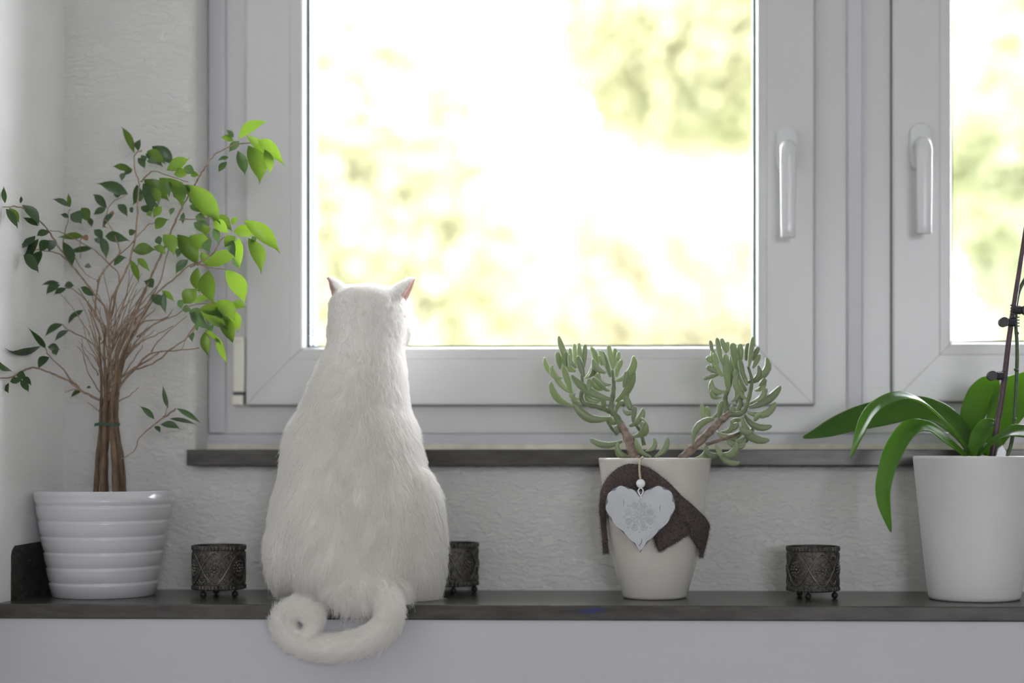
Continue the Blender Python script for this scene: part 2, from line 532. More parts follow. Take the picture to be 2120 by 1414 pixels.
fr = empty('trim_3', (WX(1200, YFR), YFR, W(1200, 928, YFR).z), 'fixed white plastic window frame around both casements', 'window frame', kind='structure')
fx0, fx1 = opX0 - 0.004, opX1 + 0.004
zb = W(1200, 928, YFR).z
def fmem(name, px0, px1, py0, py1, Y, depth=0.07, m='upvc', bevel=0.0025):
    x0 = WX(px0, Y) if px0 is not None else fx0
    x1 = WX(px1, Y) if px1 is not None else fx1
    z1 = W(1200, py0, Y).z if py0 is not None else opZ1
    z0 = W(1200, py1, Y).z
    mb = MB(); mb.box((x0, Y, z0), (x1, Y + depth, z1))
    return build(mb, name, M[m], fr, bevel=bevel)
fmem('frame_member', None, None, 800, 897.5, YFR)                       # bottom rail
fmem('frame_member', None, 540, None, 870, YFR + 0.0003)                # left stile
fmem('frame_member', 1640, 1890, None, 870, YFR + 0.0003)               # mullion
fmem('frame_member', 2990, 3240, None, 870, YFR + 0.0003)
fmem('frame_member', 4320, None, None, 870, YFR + 0.0003)  # stile past the added third casement
mb = MB(); mb.box((fx0, YFR, ZT - 0.03), (fx1, YFR + 0.07, opZ1)); build(mb, 'frame_member', M['upvc'], fr, bevel=0.0025)
fmem('sill_profile', None, None, 898.2, 919, YFR - 0.003, 0.07, 'strip', 0.001)
fmem('caulk_bead', None, None, 919.0, 936, YFR - 0.006, 0.05, 'caulk', 0.0015)
fmem('cover_strip', 431, 466, None, 896.5, YFR - 0.006, 0.012, 'strip', 0.0015)
fmem('cover_strip', 1754, 1787, None, 893, YFR - 0.009, 0.014, 'strip', 0.003)
mb = MB()                                                               # dark strip standing for shade in the gap beside the cover strip, no gasket
x = WX(467.3, YFR); mb.box((x - 0.0012, YFR - 0.0008, W(500, 897, YFR).z), (x + 0.0003, YFR + 0.002, opZ1)); build(mb, 'gasket', M['gasket'], fr)


def casement(name, label, pxl, pxr, pyb, seamL, seamR, seamB, beadL, beadR, beadB, hx, hz_dy, hinge):
    """one casement: four mitred sash members, four glazing beads, gasket, spacer, double pane, handle, hinge"""
    def z_(p): return W(1200, p, YS).z
    o = [WX(pxl, YS), WX(pxr, YS), z_(pyb), ZT]                          # outer
    s = [WX(seamL, YS), WX(seamR, YS), z_(seamB), ZT - (z_(seamB) - z_(pyb))]
    b = [WX(beadL, YS), WX(beadR, YS), z_(beadB), s[3] - (z_(beadB) - z_(seamB))]
    root = empty(name, ((o[0] + o[1]) / 2, YS, o[2]), label, 'window', kind='structure')
    def ring(nm, A, B, prof, m):
        """four mitred members between rectangles A (outer) and B (inner); prof = [(t, y)...] from outer to inner edge"""
        for side in range(4):
            def corner(t, e):
                x0 = A[0] + (B[0] - A[0]) * t; x1 = A[1] + (B[1] - A[1]) * t
                z0 = A[2] + (B[2] - A[2]) * t; z1 = A[3] + (B[3] - A[3]) * t
                g = 0.00035                                               # hairline at the mitre
                return [((x0 + g, z0), (x1 - g, z0)), ((x1, z0 + g), (x1, z1 - g)), ((x1 - g, z1), (x0 + g, z1)), ((x0, z1 - g), (x0, z0 + g))][side][e]
            vs_ = []
            for e in (0, 1):
                for t, y in prof:
                    c = corner(t, e); vs_.append((c[0], y, c[1]))
            n = len(prof)
            fs_ = [(i, (i + 1) % n, (i + 1) % n + n, i + n) for i in range(n)] + [tuple(range(n))[::-1], tuple(range(n, 2 * n))]
            mb = MB(); mb.add(vs_, fs_)
            build(mb, nm, M[m], root)
    Wd = o[2] - s[2]
    r = 0.0028 / abs(Wd)
    ring('sash_member', o, s, [(0, YS + 0.05), (0, YS + 0.0028), (r * 0.3, YS + 0.0008), (r, YS), (1 - 0.4 * r, YS), (1, YS + 0.0009), (1, YS + 0.05)], 'upvc')
    bw = abs(b[2] - s[2])
    q = 0.004 / bw
    ring('glazing_bead', s, b, [(0.0, YS + 0.03), (0.0, YS + 0.0012), (0.02, YS + 0.0005), (1 - q, YS + 0.0008), (1 - 0.62 * q, YS + 0.0016), (1 - 0.3 * q, YS + 0.0040),
                                (1 - 0.08 * q, YS + 0.0085), (1.0, YS + 0.014), (1.0, YS + 0.03)], 'upvc')
    yg = YS + 0.026
    gq = 0.0035
    g = [b[0] - 0.001, b[1] + 0.001, b[2] - 0.001, b[3] + 0.001]
    gi = [b[0] + gq, b[1] - gq, b[2] + gq, b[3] - gq]
    def rim(nm, A, B, y0, y1, m):
        mb = MB()
        mb.box((A[0], y0, A[2]), (B[0], y1, A[3])); mb.box((B[1], y0, A[2]), (A[1], y1, A[3]))
        mb.box((B[0], y0, A[2]), (B[1], y1, B[2])); mb.box((B[0], y0, B[3]), (B[1], y1, A[3]))
        build(mb, nm, M[m], root)
    rim('gasket', g, gi, yg - 0.003, yg, 'gasket')
    gs = [b[0] + 0.0012, b[1] - 0.0012, b[2] + 0.0012, b[3] - 0.0012]
    rim('spacer_bar', g, gs, yg + 0.0045, yg + 0.0195, 'spacer')
    rim('edge_seal', g, gi, yg + 0.0245, yg + 0.042, 'seal')
    for yy in (yg, yg + 0.020):
        mb = MB(); mb.box((g[0], yy, g[2]), (g[1], yy + 0.004, g[3]))
        build(mb, 'pane', M['glass'], root)
    # handle
    cx_ = WX(hx, YS); zc = W(hx, 312 + hz_dy, YS).z
    h = link('handle', None, root); h.empty_display_size = 0.02
    k = 1.0 / PXM(hx, YS)
    mb = MB()
    rw, rh = 22.5 * k, 26 * k
    out = []
    for i in range(17):
        a = PI * i / 16; out.append((cx_ + rw * math.cos(a), zc + rh + rw * math.sin(a)))
    for i in range(17):
        a = PI + PI * i / 16; out.append((cx_ + rw * math.cos(a), zc - rh + rw * math.sin(a)))
    n = len(out)
    lay = [(1.0, YS), (1.0, YS - 0.0075), (0.965, YS - 0.0092), (0.9, YS - 0.0098)]
    vs_ = [((p[0] - cx_) * f + cx_, y, (p[1] - zc) * (1 - (1 - f) * 0.6) + zc) for f, y in lay for p in out]
    fs_ = [(j * n + i, j * n + (i + 1) % n, (j + 1) * n + (i + 1) % n, (j + 1) * n + i) for j in range(3) for i in range(n)] + [tuple(range(3 * n, 4 * n))]
    mb.add(vs_, fs_)
    build(mb, 'rosette', M['handle'], h, smooth=True)
    mb = MB()
    # lever: round neck, bend, then a long flattened grip
    secs = []
    ztop = zc + 2 * k
    for i, (y, zz) in enumerate([(YS - 0.006, ztop - 0.002), (YS - 0.026, ztop - 0.002)]): secs.append((Vector((cx_, y, zz)), Vector((0, -1, 0)), 0.0112, 0.0112))
    R = 0.014
    for i in range(1, 9):
        a = (PI / 2) * i / 8
        secs.append((Vector((cx_, YS - 0.026 - R * math.sin(a), ztop - 0.002 - R * (1 - math.cos(a)))), Vector((0, -math.cos(a), -math.sin(a))), 0.0112, 0.0112 - 0.0035 * i / 8))
    zend = W(hx, 490 + hz_dy, YS - 0.04).z
    zs = ztop - 0.002 - R
    for i in range(1, 9):
        f = i / 8
        secs.append((Vector((cx_, YS - 0.040, zs + (zend - zs) * f)), Vector((0, 0, -1)), 0.0112 - 0.0012 * f, 0.0077 - 0.001 * f))
    secs.append((Vector((cx_, YS - 0.040, zend - 0.0012)), Vector((0, 0, -1)), 0.0092, 0.0059))
    n = 20; vs_, fs_ = [], []
    for q_, (p, t_, a_, b_) in enumerate(secs):
        ex = 1.0 if q_ < 8 else (0.85 if q_ < 11 else 0.74)
        u = Vector((1, 0, 0)); w = t_.cross(u)
        for i in range(n):
            an = 2 * PI * i / n
            c, s_ = math.cos(an), math.sin(an)
            vs_.append(p + u * a_ * math.copysign(abs(c) ** ex, c) + w * b_ * math.copysign(abs(s_) ** ex, s_))
    for j in range(len(secs) - 1):
        for i in range(n):
            fs_.append((j * n + i, j * n + (i + 1) % n, (j + 1) * n + (i + 1) % n, (j + 1) * n + i))
    fs_ += [tuple(range(n)), tuple((len(secs) - 1) * n + i for i in range(n))]
    mb.add(vs_, fs_)
    lv = build(mb, 'lever', M['handle'], h, smooth=True)
    md = lv.modifiers.new('edge', 'EDGE_SPLIT'); md.split_angle = 1.0
    if hinge:
        hg = link('hinge', None, root); hg.empty_display_size = 0.02
        for nm, a, b_ in (('hinge_cover', (481.5, 697), (504.5, 812)), ('hinge_foot', (478.5, 817.5), (502, 839))):
            mb = MB()
            p0, p1 = W(a[0], b_[1], YFR - 0.018), W(b_[0], a[1], YFR - 0.018)
            mb.box((p0.x, YFR - 0.018, p0.z), (p1.x, YFR + 0.002, p1.z))
            build(mb, nm, M['cream'], hg, bevel=0.002)
        p0, p1 = W(483, 819, YFR - 0.012), W(507, 810, YFR - 0.012)
        mb = MB(); mb.box((p0.x, YFR - 0.012, p0.z), (p1.x, YFR, p1.z)); build(mb, 'hinge_gap', M['gasket'], hg)
        p0, p1 = W(501.5, 836, YFR - 0.010), W(508, 812, YFR - 0.010)
        mb = MB(); mb.box((p0.x, YFR - 0.010, p0.z), (p1.x, YFR, p1.z)); build(mb, 'hinge_gap', M['gasket'], hg)
    # dark rebate seal under the sash edge
    mb = MB()
    mb.box((o[0] + 0.001, YFR - 0.004, o[2] - 0.0012), (o[1] - 0.001, YFR + 0.001, o[2] + 0.003)); mb.box((o[0] - 0.0012, YFR - 0.004, o[2]), (o[0] + 0.003, YFR + 0.001, o[3]))
    mb.box((o[1] - 0.003, YFR - 0.004, o[2]), (o[1] + 0.0012, YFR + 0.001, o[3]))
    build(mb, 'rebate_seal', M['gasket'], root)
    return root


casement('window_1', 'left white casement window behind the cat, with hinge and lever handle', 508, 1686, 838.5, 601, 1587, 742, 628, 1566, 717.5, 1628.5, 0, True)
casement('window_2', 'right white casement window behind the orchid, with lever handle', 1848, 3020, 832, 1946, 2925, 735, 1972, 2900, 710, 1905, -7.5, False)
casement('added_window_right', 'farthest white casement window to the right of the orchid', 3180, 4360, 832, 3278, 4262, 735, 3304, 4240, 710, 3237, -7.5, False)  # added beyond the view to strengthen the window light

# ================================================================== potted ficus
YFIC = 2.122


def pot(profile_px, xc, Y, name, m, parent, floor_z=0.0, n=96, wall=0.004, inner_depth=0.03):
    """profile_px: [(half width px, y px)] from base to rim, measured in the plane through the pot's axis"""
    k = 1.0 / PXM(xc, Y)
    c = W(xc, 1200, Y)
    prof = [(hw * k, W(xc, py, Y).z) for hw, py in profile_px]
    z0 = prof[0][1]
    zt = prof[-1][1]
    prof = [(r, (z - z0) / (zt - z0) * (zt - floor_z) + floor_z) for r, z in prof]
    r_rim = prof[-1][0]
    full = [(0.0001, floor_z)] + prof + [(r_rim - wall * 0.25, zt + 0.0012), (r_rim - wall * 0.75, zt + 0.0012), (r_rim - wall, zt - 0.0006)]
    rr = np.interp(zt - inner_depth, [p[1] for p in prof], [p[0] for p in prof]) - wall
    full += [(rr, zt - inner_depth), (0.0001, zt - inner_depth)]
    mb = MB(); mb.lathe(full, (c.x, Y, 0), n)
    o = build(mb, name, m, parent, smooth=True)
    return o, (c.x, Y), zt, rr, prof


fx = 215.5
root_f = empty('potted_ficus', (WX(fx, YFIC), YFIC, 0), 'weeping fig with bundled stems in a white banded pot', 'potted plant')
pp = [(98, 1236), (101.5, 1234.5)]
gro = [1206, 1174.5, 1143, 1110.5, 1078, 1046]
def hwf(y): return 103 + (137 - 103) * (1234 - y) / (1234 - 1018)
for g in gro:
    pp += [(hwf(g + 5) + 0.3, g + 5), (hwf(g) + 0.2, g + 1.5), (hwf(g) - 1.9, g - 0.5), (hwf(g) - 1.3, g - 3), (hwf(g) + 0.9, g - 6.5), (hwf(g - 18) + 0.7, g - 18)]
pp += [(hwf(1028) + 0.2, 1028), (137, 1017)]
ficus_pot, fc, fzt, frr, _ = pot(pp, fx, YFIC, 'pot', M['pot_white'], root_f, n=128, inner_depth=0.022)
mb = MB(); mb.lathe([(0.0001, fzt - 0.012), (frr * 0.5, fzt - 0.013), (frr + 0.004, fzt - 0.0145)], (fc[0], fc[1], 0), 48)
build(mb, 'soil', M['soil'], root_f, smooth=True)


def z1(p): return (p[0] / 3.289, 230 + p[1] / 3.289)
def z2(p): return (p[0] / 3.535, 640 + p[1] / 3.535)
def ylim(x): return 2921.0 / (1450 - x) - 0.012 if x < 400 else 2.20      # keep clear of the side wall


def ypl(x, y):
    """depth of the crown: fans out towards the room on the left, stays near the trunk's plane elsewhere"""
    d = YFIC + 0.02 * math.sin(x * 0.031 + y * 0.017) + 0.012 * math.sin(y * 0.05)
    d += (-0.03 if x > 330 else 0.0) * min(1, (x - 330) / 120)
    return min(d, ylim(x), 2.185)


# bundled stems
S = [([(700, 1345), (715, 1100), (735, 900), (738, 750), (742, 600), (735, 400), (725, 200)], 21, -0.010),
     ([(752, 1345), (755, 1100), (762, 900), (768, 700), (772, 500), (762, 300), (775, 120)], 26, -0.016),
     ([(774, 1345), (772, 1100), (788, 900), (796, 700), (792, 500), (800, 300), (792, 100)], 23, 0.008),
     ([(850, 1345), (838, 1100), (818, 900), (815, 720), (848, 480), (862, 330), (895, 150)], 27, -0.014),
     ([(882, 1345), (870, 1080), (842, 900), (846, 700), (880, 430), (935, 270), (985, 150)], 26, -0.006),
     ([(913, 1345), (892, 1100), (862, 900), (856, 720), (872, 560), (905, 400), (960, 250)], 20, 0.006)]
for pts, r, dy in S:
    P = [W(*z2(p), YFIC + dy * (1 if i < 3 else 1.4)) for i, p in enumerate(pts)]
    P[0].z = min(P[0].z, fzt - 0.016)
    C_ = catmull(P, 5)
    k = 1 / PXM(215, YFIC) / 3.535
    rr_ = [r * k * (1.0 - 0.80 * (i / (len(C_) - 1)) ** 0.9) * (1 + 0.10 * math.sin(i * 2.1 + r) + random.uniform(-.05, .05)) for i in range(len(C_))]
    mb = MB(); mb.tube(C_, rr_, 9)
    build(mb, 'stem', M['bark'], root_f, smooth=True)
c = W(*z2((793, 850)), YFIC)
mb = MB()
for dz in (0, 0.0016):
    mb.tube([(c.x + 0.0138 * math.cos(a), YFIC - 0.004 + 0.0235 * math.sin(a), c.z + dz + 0.0008 * math.sin(3 * a)) for a in np.linspace(0, 2 * PI, 33)], 0.0009, 6)
build(mb, 'plant_tie', M['wire'], root_f, smooth=True)

BR = [
    (z1, [(1705, 215), (1600, 228), (1530, 260), (1460, 300), (1410, 365), (1370, 420), (1340, 480), (1290, 560), (1240, 660), (1190, 760), (1150, 860), (1100, 970), (1040, 1100), (960, 1290), (900, 1450), (840, 1700)], 9),
    (z1, [(965, 270), (920, 295), (912, 350), (925, 420), (945, 480), (940, 590), (930, 800), (900, 950), (870, 1060), (800, 1200), (750, 1320), (735, 1500)], 9),
    (z1, [(20, 655), (120, 650), (200, 690), (280, 760), (340, 830), (410, 940), (490, 1050), (570, 1150), (650, 1260), (720, 1350), (745, 1500)], 8),
    (z1, [(205, 945), (300, 948), (410, 975), (470, 1030)], 6),
    (z1, [(480, 670), (465, 690), (460, 760), (430, 880), (440, 960)], 5),
    (z1, [(340, 815), (430, 830), (560, 900), (650, 950), (740, 1040), (810, 1120), (790, 1250), (760, 1400)], 6),
    (z1, [(715, 740), (760, 800), (800, 900), (810, 970), (700, 1100), (655, 1250), (650, 1400)], 7),
    (z1, [(1060, 760), (1000, 780), (900, 900), (800, 990), (690, 1110), (660, 1160)], 6),
    (z1, [(1400, 1050), (1300, 1045), (1200, 1130), (1080, 1230), (1000, 1350), (930, 1480)], 8),
    (z1, [(1545, 850), (1500, 885), (1440, 980), (1300, 1060)], 6),
    (z1, [(1170, 890), (1130, 1000), (1100, 1140), (1040, 1250), (960, 1400), (900, 1520)], 7),
    (z1, [(440, 1195), (490, 1210), (560, 1260), (640, 1360), (690, 1440), (735, 1520)], 6),
    (z1, [(400, 1235), (490, 1330), (540, 1410), (610, 1520)], 4),
    (z1, [(1460, 1308), (1300, 1325), (1200, 1385), (1060, 1450), (930, 1540)], 6),
    (z1, [(870, 570), (760, 625), (720, 720), (715, 745)], 5),
    (z1, [(1440, 735), (1330, 735), (1220, 740)], 5),
    (z1, [(1280, 480), (1180, 450), (1050, 410), (1000, 440), (960, 480)], 6),
    (z1, [(1540, 1080), (1440, 1070), (1340, 1040)], 4),
    (z1, [(550, 1000), (545, 900), (560, 850)], 4),
    (z1, [(660, 1150), (610, 1130), (560, 1080), (500, 990)], 4),
    (z2, [(-20, 500), (80, 500), (150, 460), (240, 430), (340, 455), (430, 490), (530, 545), (620, 610), (725, 665)], 9),
    (z2, [(330, 280), (360, 340), (440, 420), (520, 520), (580, 570)], 7),
    (z2, [(460, 115), (500, 150), (600, 200), (690, 260), (735, 330)], 7),
    (z2, [(1455, 285), (1330, 300), (1100, 325), (1000, 430), (900, 530), (865, 600)], 9),
    (z2, [(1430, 130), (1370, 210), (1240, 300), (1150, 380), (1000, 440)], 7),
    (z2, [(1270, 120), (1160, 180), (1030, 240), (920, 320)], 6),
    (z2, [(1370, 50), (1180, 210), (1100, 325)], 6),
    (z2, [(1330, 300), (1360, 220), (1420, 130)], 5),
    (z2, [(1015, 575), (950, 630), (860, 680)], 5),
    (z2, [(890, 1095), (980, 1040), (1020, 940), (1100, 870), (1200, 790), (1290, 730)], 7),
    (z2, [(475, 610), (540, 590), (600, 600)], 4),
    (z2, [(650, 0), (700, 200), (730, 330), (738, 420)], 7),
    (z2, [(640, 680), (690, 720), (725, 750)], 4),
    (z2, [(565, 270), (610, 330), (640, 450), (690, 540), (728, 610)], 5),
    (z2, [(600, 210), (610, 300), (670, 400), (725, 480)], 5),
    (z2, [(1220, 700), (1215, 760), (1195, 795)], 4),
    (z2, [(990, 0), (985, 140), (910, 300), (870, 450)], 9),
    (z2, [(1140, 0), (1050, 80), (990, 180), (905, 300)], 8),
    (z2, [(1270, 0), (1200, 70), (1060, 90), (980, 170)], 8),
]
k1 = 1 / PXM(215, YFIC)
def branch(px_pts, r_px, taper=0.45, jitter=0.0):
    ys = [ypl(x, y) for x, y in px_pts]
    last = px_pts[-1]
    if 195 < last[0] < 275 and last[1] > 600: ys[-1] = YFIC - 0.005
    for _ in range(2):
        ys = [ys[0]] + [(ys[i - 1] + 2 * ys[i] + ys[i + 1]) / 4 for i in range(1, len(ys) - 1)] + [ys[-1]]
    P = [W(x, y, min(Y, ylim(x))) for (x, y), Y in zip(px_pts, ys)]
    C_ = catmull(P, 4)
    n = len(C_)
    rad = [r_px * k1 * (taper + (1 - taper) * i / (n - 1)) * random.uniform(0.88, 1.14) for i in range(n)]
    C_ = [Vector(p) + Vector((random.gauss(0, 1), 0, random.gauss(0, 1))) * jitter for p in C_]
    mb = MB(); mb.tube(C_, rad, 6)
    return build(mb, 'branch', M['twig'], root_f, smooth=True)
for conv, pts, r in BR:
    branch([conv(p) for p in pts], r / 3.4 * 1.0, jitter=0.0004)
# bare broom of fine twigs rising from the bundle
rt = random.Random(21)
for i in range(46):
    sy = rt.uniform(690, 830)
    sx = 222 + rt.uniform(-16, 22) * (1 - (sy - 690) / 260)
    side = rt.choice((-1, 1, 1))
    ex = sx + side * rt.uniform(8, 110) * (0.55 if side < 0 else 1.0)
    ey = sy - rt.uniform(70, 170)
    mid = ((sx * 0.62 + ex * 0.38) + rt.uniform(-6, 6), (sy + ey) / 2 + rt.uniform(0, 10))
    branch([(ex, ey), ((mid[0] + ex) / 2 + rt.uniform(-5, 5), (mid[1] + ey) / 2), mid, (sx, sy)], rt.uniform(1.0, 1.9), 0.5, 0.0004)

# leaves
def leaf_mesh(name, m, bulge, inplane, fold, ripple=0.0):
    st = [(0, .03), (.05, .22), (.14, .56), (.28, .90), (.43, 1.0), (.58, .90), (.72, .62), (.83, .30), (.91, .11), (1.0, .015)]
    vs_, fs_ = [], []
    for t, w in st:
        zz = bulge * 4 * t * (1 - t)
        yy = inplane * 4 * t * (1 - t) / 1.0
        rp_ = ripple * math.sin(t * 9)
        vs_ += [(t, yy - 0.5 * w, zz + fold * w + rp_), (t, yy, zz), (t, yy + 0.5 * w, zz + fold * w - rp_)]
    for i in range(len(st) - 1):
        a = 3 * i
        fs_ += [(a, a + 3, a + 4, a + 1), (a + 1, a + 4, a + 5, a + 2)]
    me = bpy.data.meshes.new(name)
    me.from_pydata(vs_, [], fs_)
    me.materials.append(m)
    me.shade_smooth()
    return me


LM = {}
for key, m in (('g', 'ficus'), ('d', 'ficus_shaded')):
    for s_ in (1, -1):
        LM[key, s_] = [leaf_mesh('ficus_leaf', M[m], 0.10, 0.22 * s_, 0.07, 0.008), leaf_mesh('ficus_leaf', M[m], -0.12, 0.14 * s_, 0.09, 0.012), leaf_mesh('ficus_leaf', M[m], 0.05, 0.30 * s_, 0.05, 0.0)]


def leaf_frame(b, t, roll):
    x = (t - b); L_ = x.length; x = x.normalized()
    n = Vector((0, -1, 0)); n = (n - x * n.dot(x)).normalized()
    y = n.cross(x)
    n2 = n * math.cos(roll) + y * math.sin(roll)
    return x, n2.cross(x), n2, L_


def mtx(x, y, z, o, sx, sy, sz):
    m = Matrix.Identity(4)
    for i in range(3):
        m[i][0], m[i][1], m[i][2], m[i][3] = x[i] * sx, y[i] * sy, z[i] * sz, o[i]
    return m


rl = random.Random(5)
def ficus_leaf(b, t, w, kind='g', roll=None, tilt=None):
    """b, t: base and tip in photo pixels, w: seen width in pixels"""
    Yb = ypl(*b)
    L_px = math.hypot(t[0] - b[0], t[1] - b[1])
    tl = rl.uniform(-0.35, 0.35) if tilt is None else tilt
    Yt = min(max(Yb + tl * L_px * k1, 1.93), ylim(t[0]), 2.20)
    Yb = min(Yb, ylim(b[0]))
    B, T = W(b[0], b[1], Yb), W(t[0], t[1], Yt)
    r = rl.uniform(-0.55, 0.55) if roll is None else roll
    x, y, z, L_ = leaf_frame(B, T, r)
    s_ = 1 if (t[0] - b[0]) >= 0 else -1
    if abs(t[0] - b[0]) < 0.25 * abs(t[1] - b[1]): s_ = rl.choice((1, -1))
    me = rl.choice(LM[kind, s_])
    wd = w * k1 / max(0.62, math.cos(r)) * 1.02
    link('leaf', me, root_f, mtx(x, y, z, B, L_, wd, L_ * 0.8))


# (base x, base y, tip x, tip y, width) read off an enlargement of the crown; d = shaded copy, g = backlit green
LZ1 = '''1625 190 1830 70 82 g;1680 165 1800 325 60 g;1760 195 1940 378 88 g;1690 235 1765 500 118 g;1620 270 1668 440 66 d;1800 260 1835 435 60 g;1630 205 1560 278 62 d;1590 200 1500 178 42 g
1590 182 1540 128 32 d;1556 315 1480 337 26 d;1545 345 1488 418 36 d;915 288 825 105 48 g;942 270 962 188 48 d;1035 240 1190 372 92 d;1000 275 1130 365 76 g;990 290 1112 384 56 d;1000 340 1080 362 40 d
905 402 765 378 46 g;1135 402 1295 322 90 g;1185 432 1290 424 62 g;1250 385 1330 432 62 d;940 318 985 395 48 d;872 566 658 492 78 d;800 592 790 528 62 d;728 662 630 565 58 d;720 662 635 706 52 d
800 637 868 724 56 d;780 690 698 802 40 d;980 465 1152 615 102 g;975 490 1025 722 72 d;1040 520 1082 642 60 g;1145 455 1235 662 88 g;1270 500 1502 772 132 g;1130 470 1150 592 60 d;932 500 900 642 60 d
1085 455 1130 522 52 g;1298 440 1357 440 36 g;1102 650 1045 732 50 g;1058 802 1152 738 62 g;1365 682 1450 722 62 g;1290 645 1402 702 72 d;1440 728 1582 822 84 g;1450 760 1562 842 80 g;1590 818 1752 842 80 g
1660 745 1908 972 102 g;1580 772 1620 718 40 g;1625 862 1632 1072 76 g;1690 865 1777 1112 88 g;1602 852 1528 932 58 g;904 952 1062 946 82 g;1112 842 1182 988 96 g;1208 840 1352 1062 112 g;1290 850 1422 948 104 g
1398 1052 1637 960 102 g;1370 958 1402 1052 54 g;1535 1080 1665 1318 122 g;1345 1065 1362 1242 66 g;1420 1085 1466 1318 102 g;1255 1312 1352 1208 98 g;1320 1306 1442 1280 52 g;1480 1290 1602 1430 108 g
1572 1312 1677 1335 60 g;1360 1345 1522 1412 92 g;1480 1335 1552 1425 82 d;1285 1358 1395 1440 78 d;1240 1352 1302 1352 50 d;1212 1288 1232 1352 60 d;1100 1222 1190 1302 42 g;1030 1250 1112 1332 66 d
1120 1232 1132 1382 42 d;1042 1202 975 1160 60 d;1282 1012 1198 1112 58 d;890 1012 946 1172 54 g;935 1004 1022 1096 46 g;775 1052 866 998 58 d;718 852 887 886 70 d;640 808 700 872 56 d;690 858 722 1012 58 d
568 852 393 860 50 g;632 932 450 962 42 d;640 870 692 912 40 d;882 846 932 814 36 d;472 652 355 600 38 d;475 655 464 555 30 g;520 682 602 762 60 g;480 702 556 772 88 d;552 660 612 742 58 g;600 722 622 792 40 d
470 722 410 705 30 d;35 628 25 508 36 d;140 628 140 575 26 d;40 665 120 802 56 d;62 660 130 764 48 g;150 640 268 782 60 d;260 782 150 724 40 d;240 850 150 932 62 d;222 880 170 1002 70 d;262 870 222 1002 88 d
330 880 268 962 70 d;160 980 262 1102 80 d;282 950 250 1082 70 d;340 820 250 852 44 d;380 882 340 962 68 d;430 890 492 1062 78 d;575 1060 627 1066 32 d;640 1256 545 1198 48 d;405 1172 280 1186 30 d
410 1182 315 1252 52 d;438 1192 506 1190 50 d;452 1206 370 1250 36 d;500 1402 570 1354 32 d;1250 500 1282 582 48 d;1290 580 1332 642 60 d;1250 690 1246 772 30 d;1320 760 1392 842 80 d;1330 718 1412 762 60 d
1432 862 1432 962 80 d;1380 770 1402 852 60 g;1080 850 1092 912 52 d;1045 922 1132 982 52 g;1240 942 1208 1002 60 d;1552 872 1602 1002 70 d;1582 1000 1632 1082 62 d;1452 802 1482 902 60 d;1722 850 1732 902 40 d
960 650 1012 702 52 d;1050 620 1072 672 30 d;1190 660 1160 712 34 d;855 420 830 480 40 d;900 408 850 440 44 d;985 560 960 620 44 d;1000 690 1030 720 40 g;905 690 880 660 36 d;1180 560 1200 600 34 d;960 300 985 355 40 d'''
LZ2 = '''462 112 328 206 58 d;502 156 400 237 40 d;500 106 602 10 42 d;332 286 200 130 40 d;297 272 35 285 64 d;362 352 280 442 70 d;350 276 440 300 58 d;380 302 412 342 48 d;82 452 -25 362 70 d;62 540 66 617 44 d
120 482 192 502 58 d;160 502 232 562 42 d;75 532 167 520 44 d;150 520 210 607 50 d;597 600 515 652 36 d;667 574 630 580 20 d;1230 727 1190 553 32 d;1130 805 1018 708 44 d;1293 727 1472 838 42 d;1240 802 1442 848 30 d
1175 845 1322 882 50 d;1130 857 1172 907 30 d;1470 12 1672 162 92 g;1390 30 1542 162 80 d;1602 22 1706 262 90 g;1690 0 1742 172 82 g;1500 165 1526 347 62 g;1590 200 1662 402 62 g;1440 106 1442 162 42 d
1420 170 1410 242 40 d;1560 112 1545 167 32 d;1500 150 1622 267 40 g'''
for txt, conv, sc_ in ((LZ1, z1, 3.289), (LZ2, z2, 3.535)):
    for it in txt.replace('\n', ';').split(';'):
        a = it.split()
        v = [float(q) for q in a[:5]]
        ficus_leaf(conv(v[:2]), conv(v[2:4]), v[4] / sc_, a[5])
for a, b, w in (((735, 800), (715, 775), 30), ((750, 690), (765, 705), 30), ((600, 850), (560, 860), 40)):
    me = LM['d', 1][0].copy(); me.materials[0] = M['drybrown']
    B, T = W(*z1(a), YFIC), W(*z1(b), YFIC - 0.01)
    x, y, z, L_ = leaf_frame(B, T, 0.5)
    link('dry_leaf', me, root_f, mtx(x, y, z, B, L_ * 1.3, w / 3.289 * k1, L_))

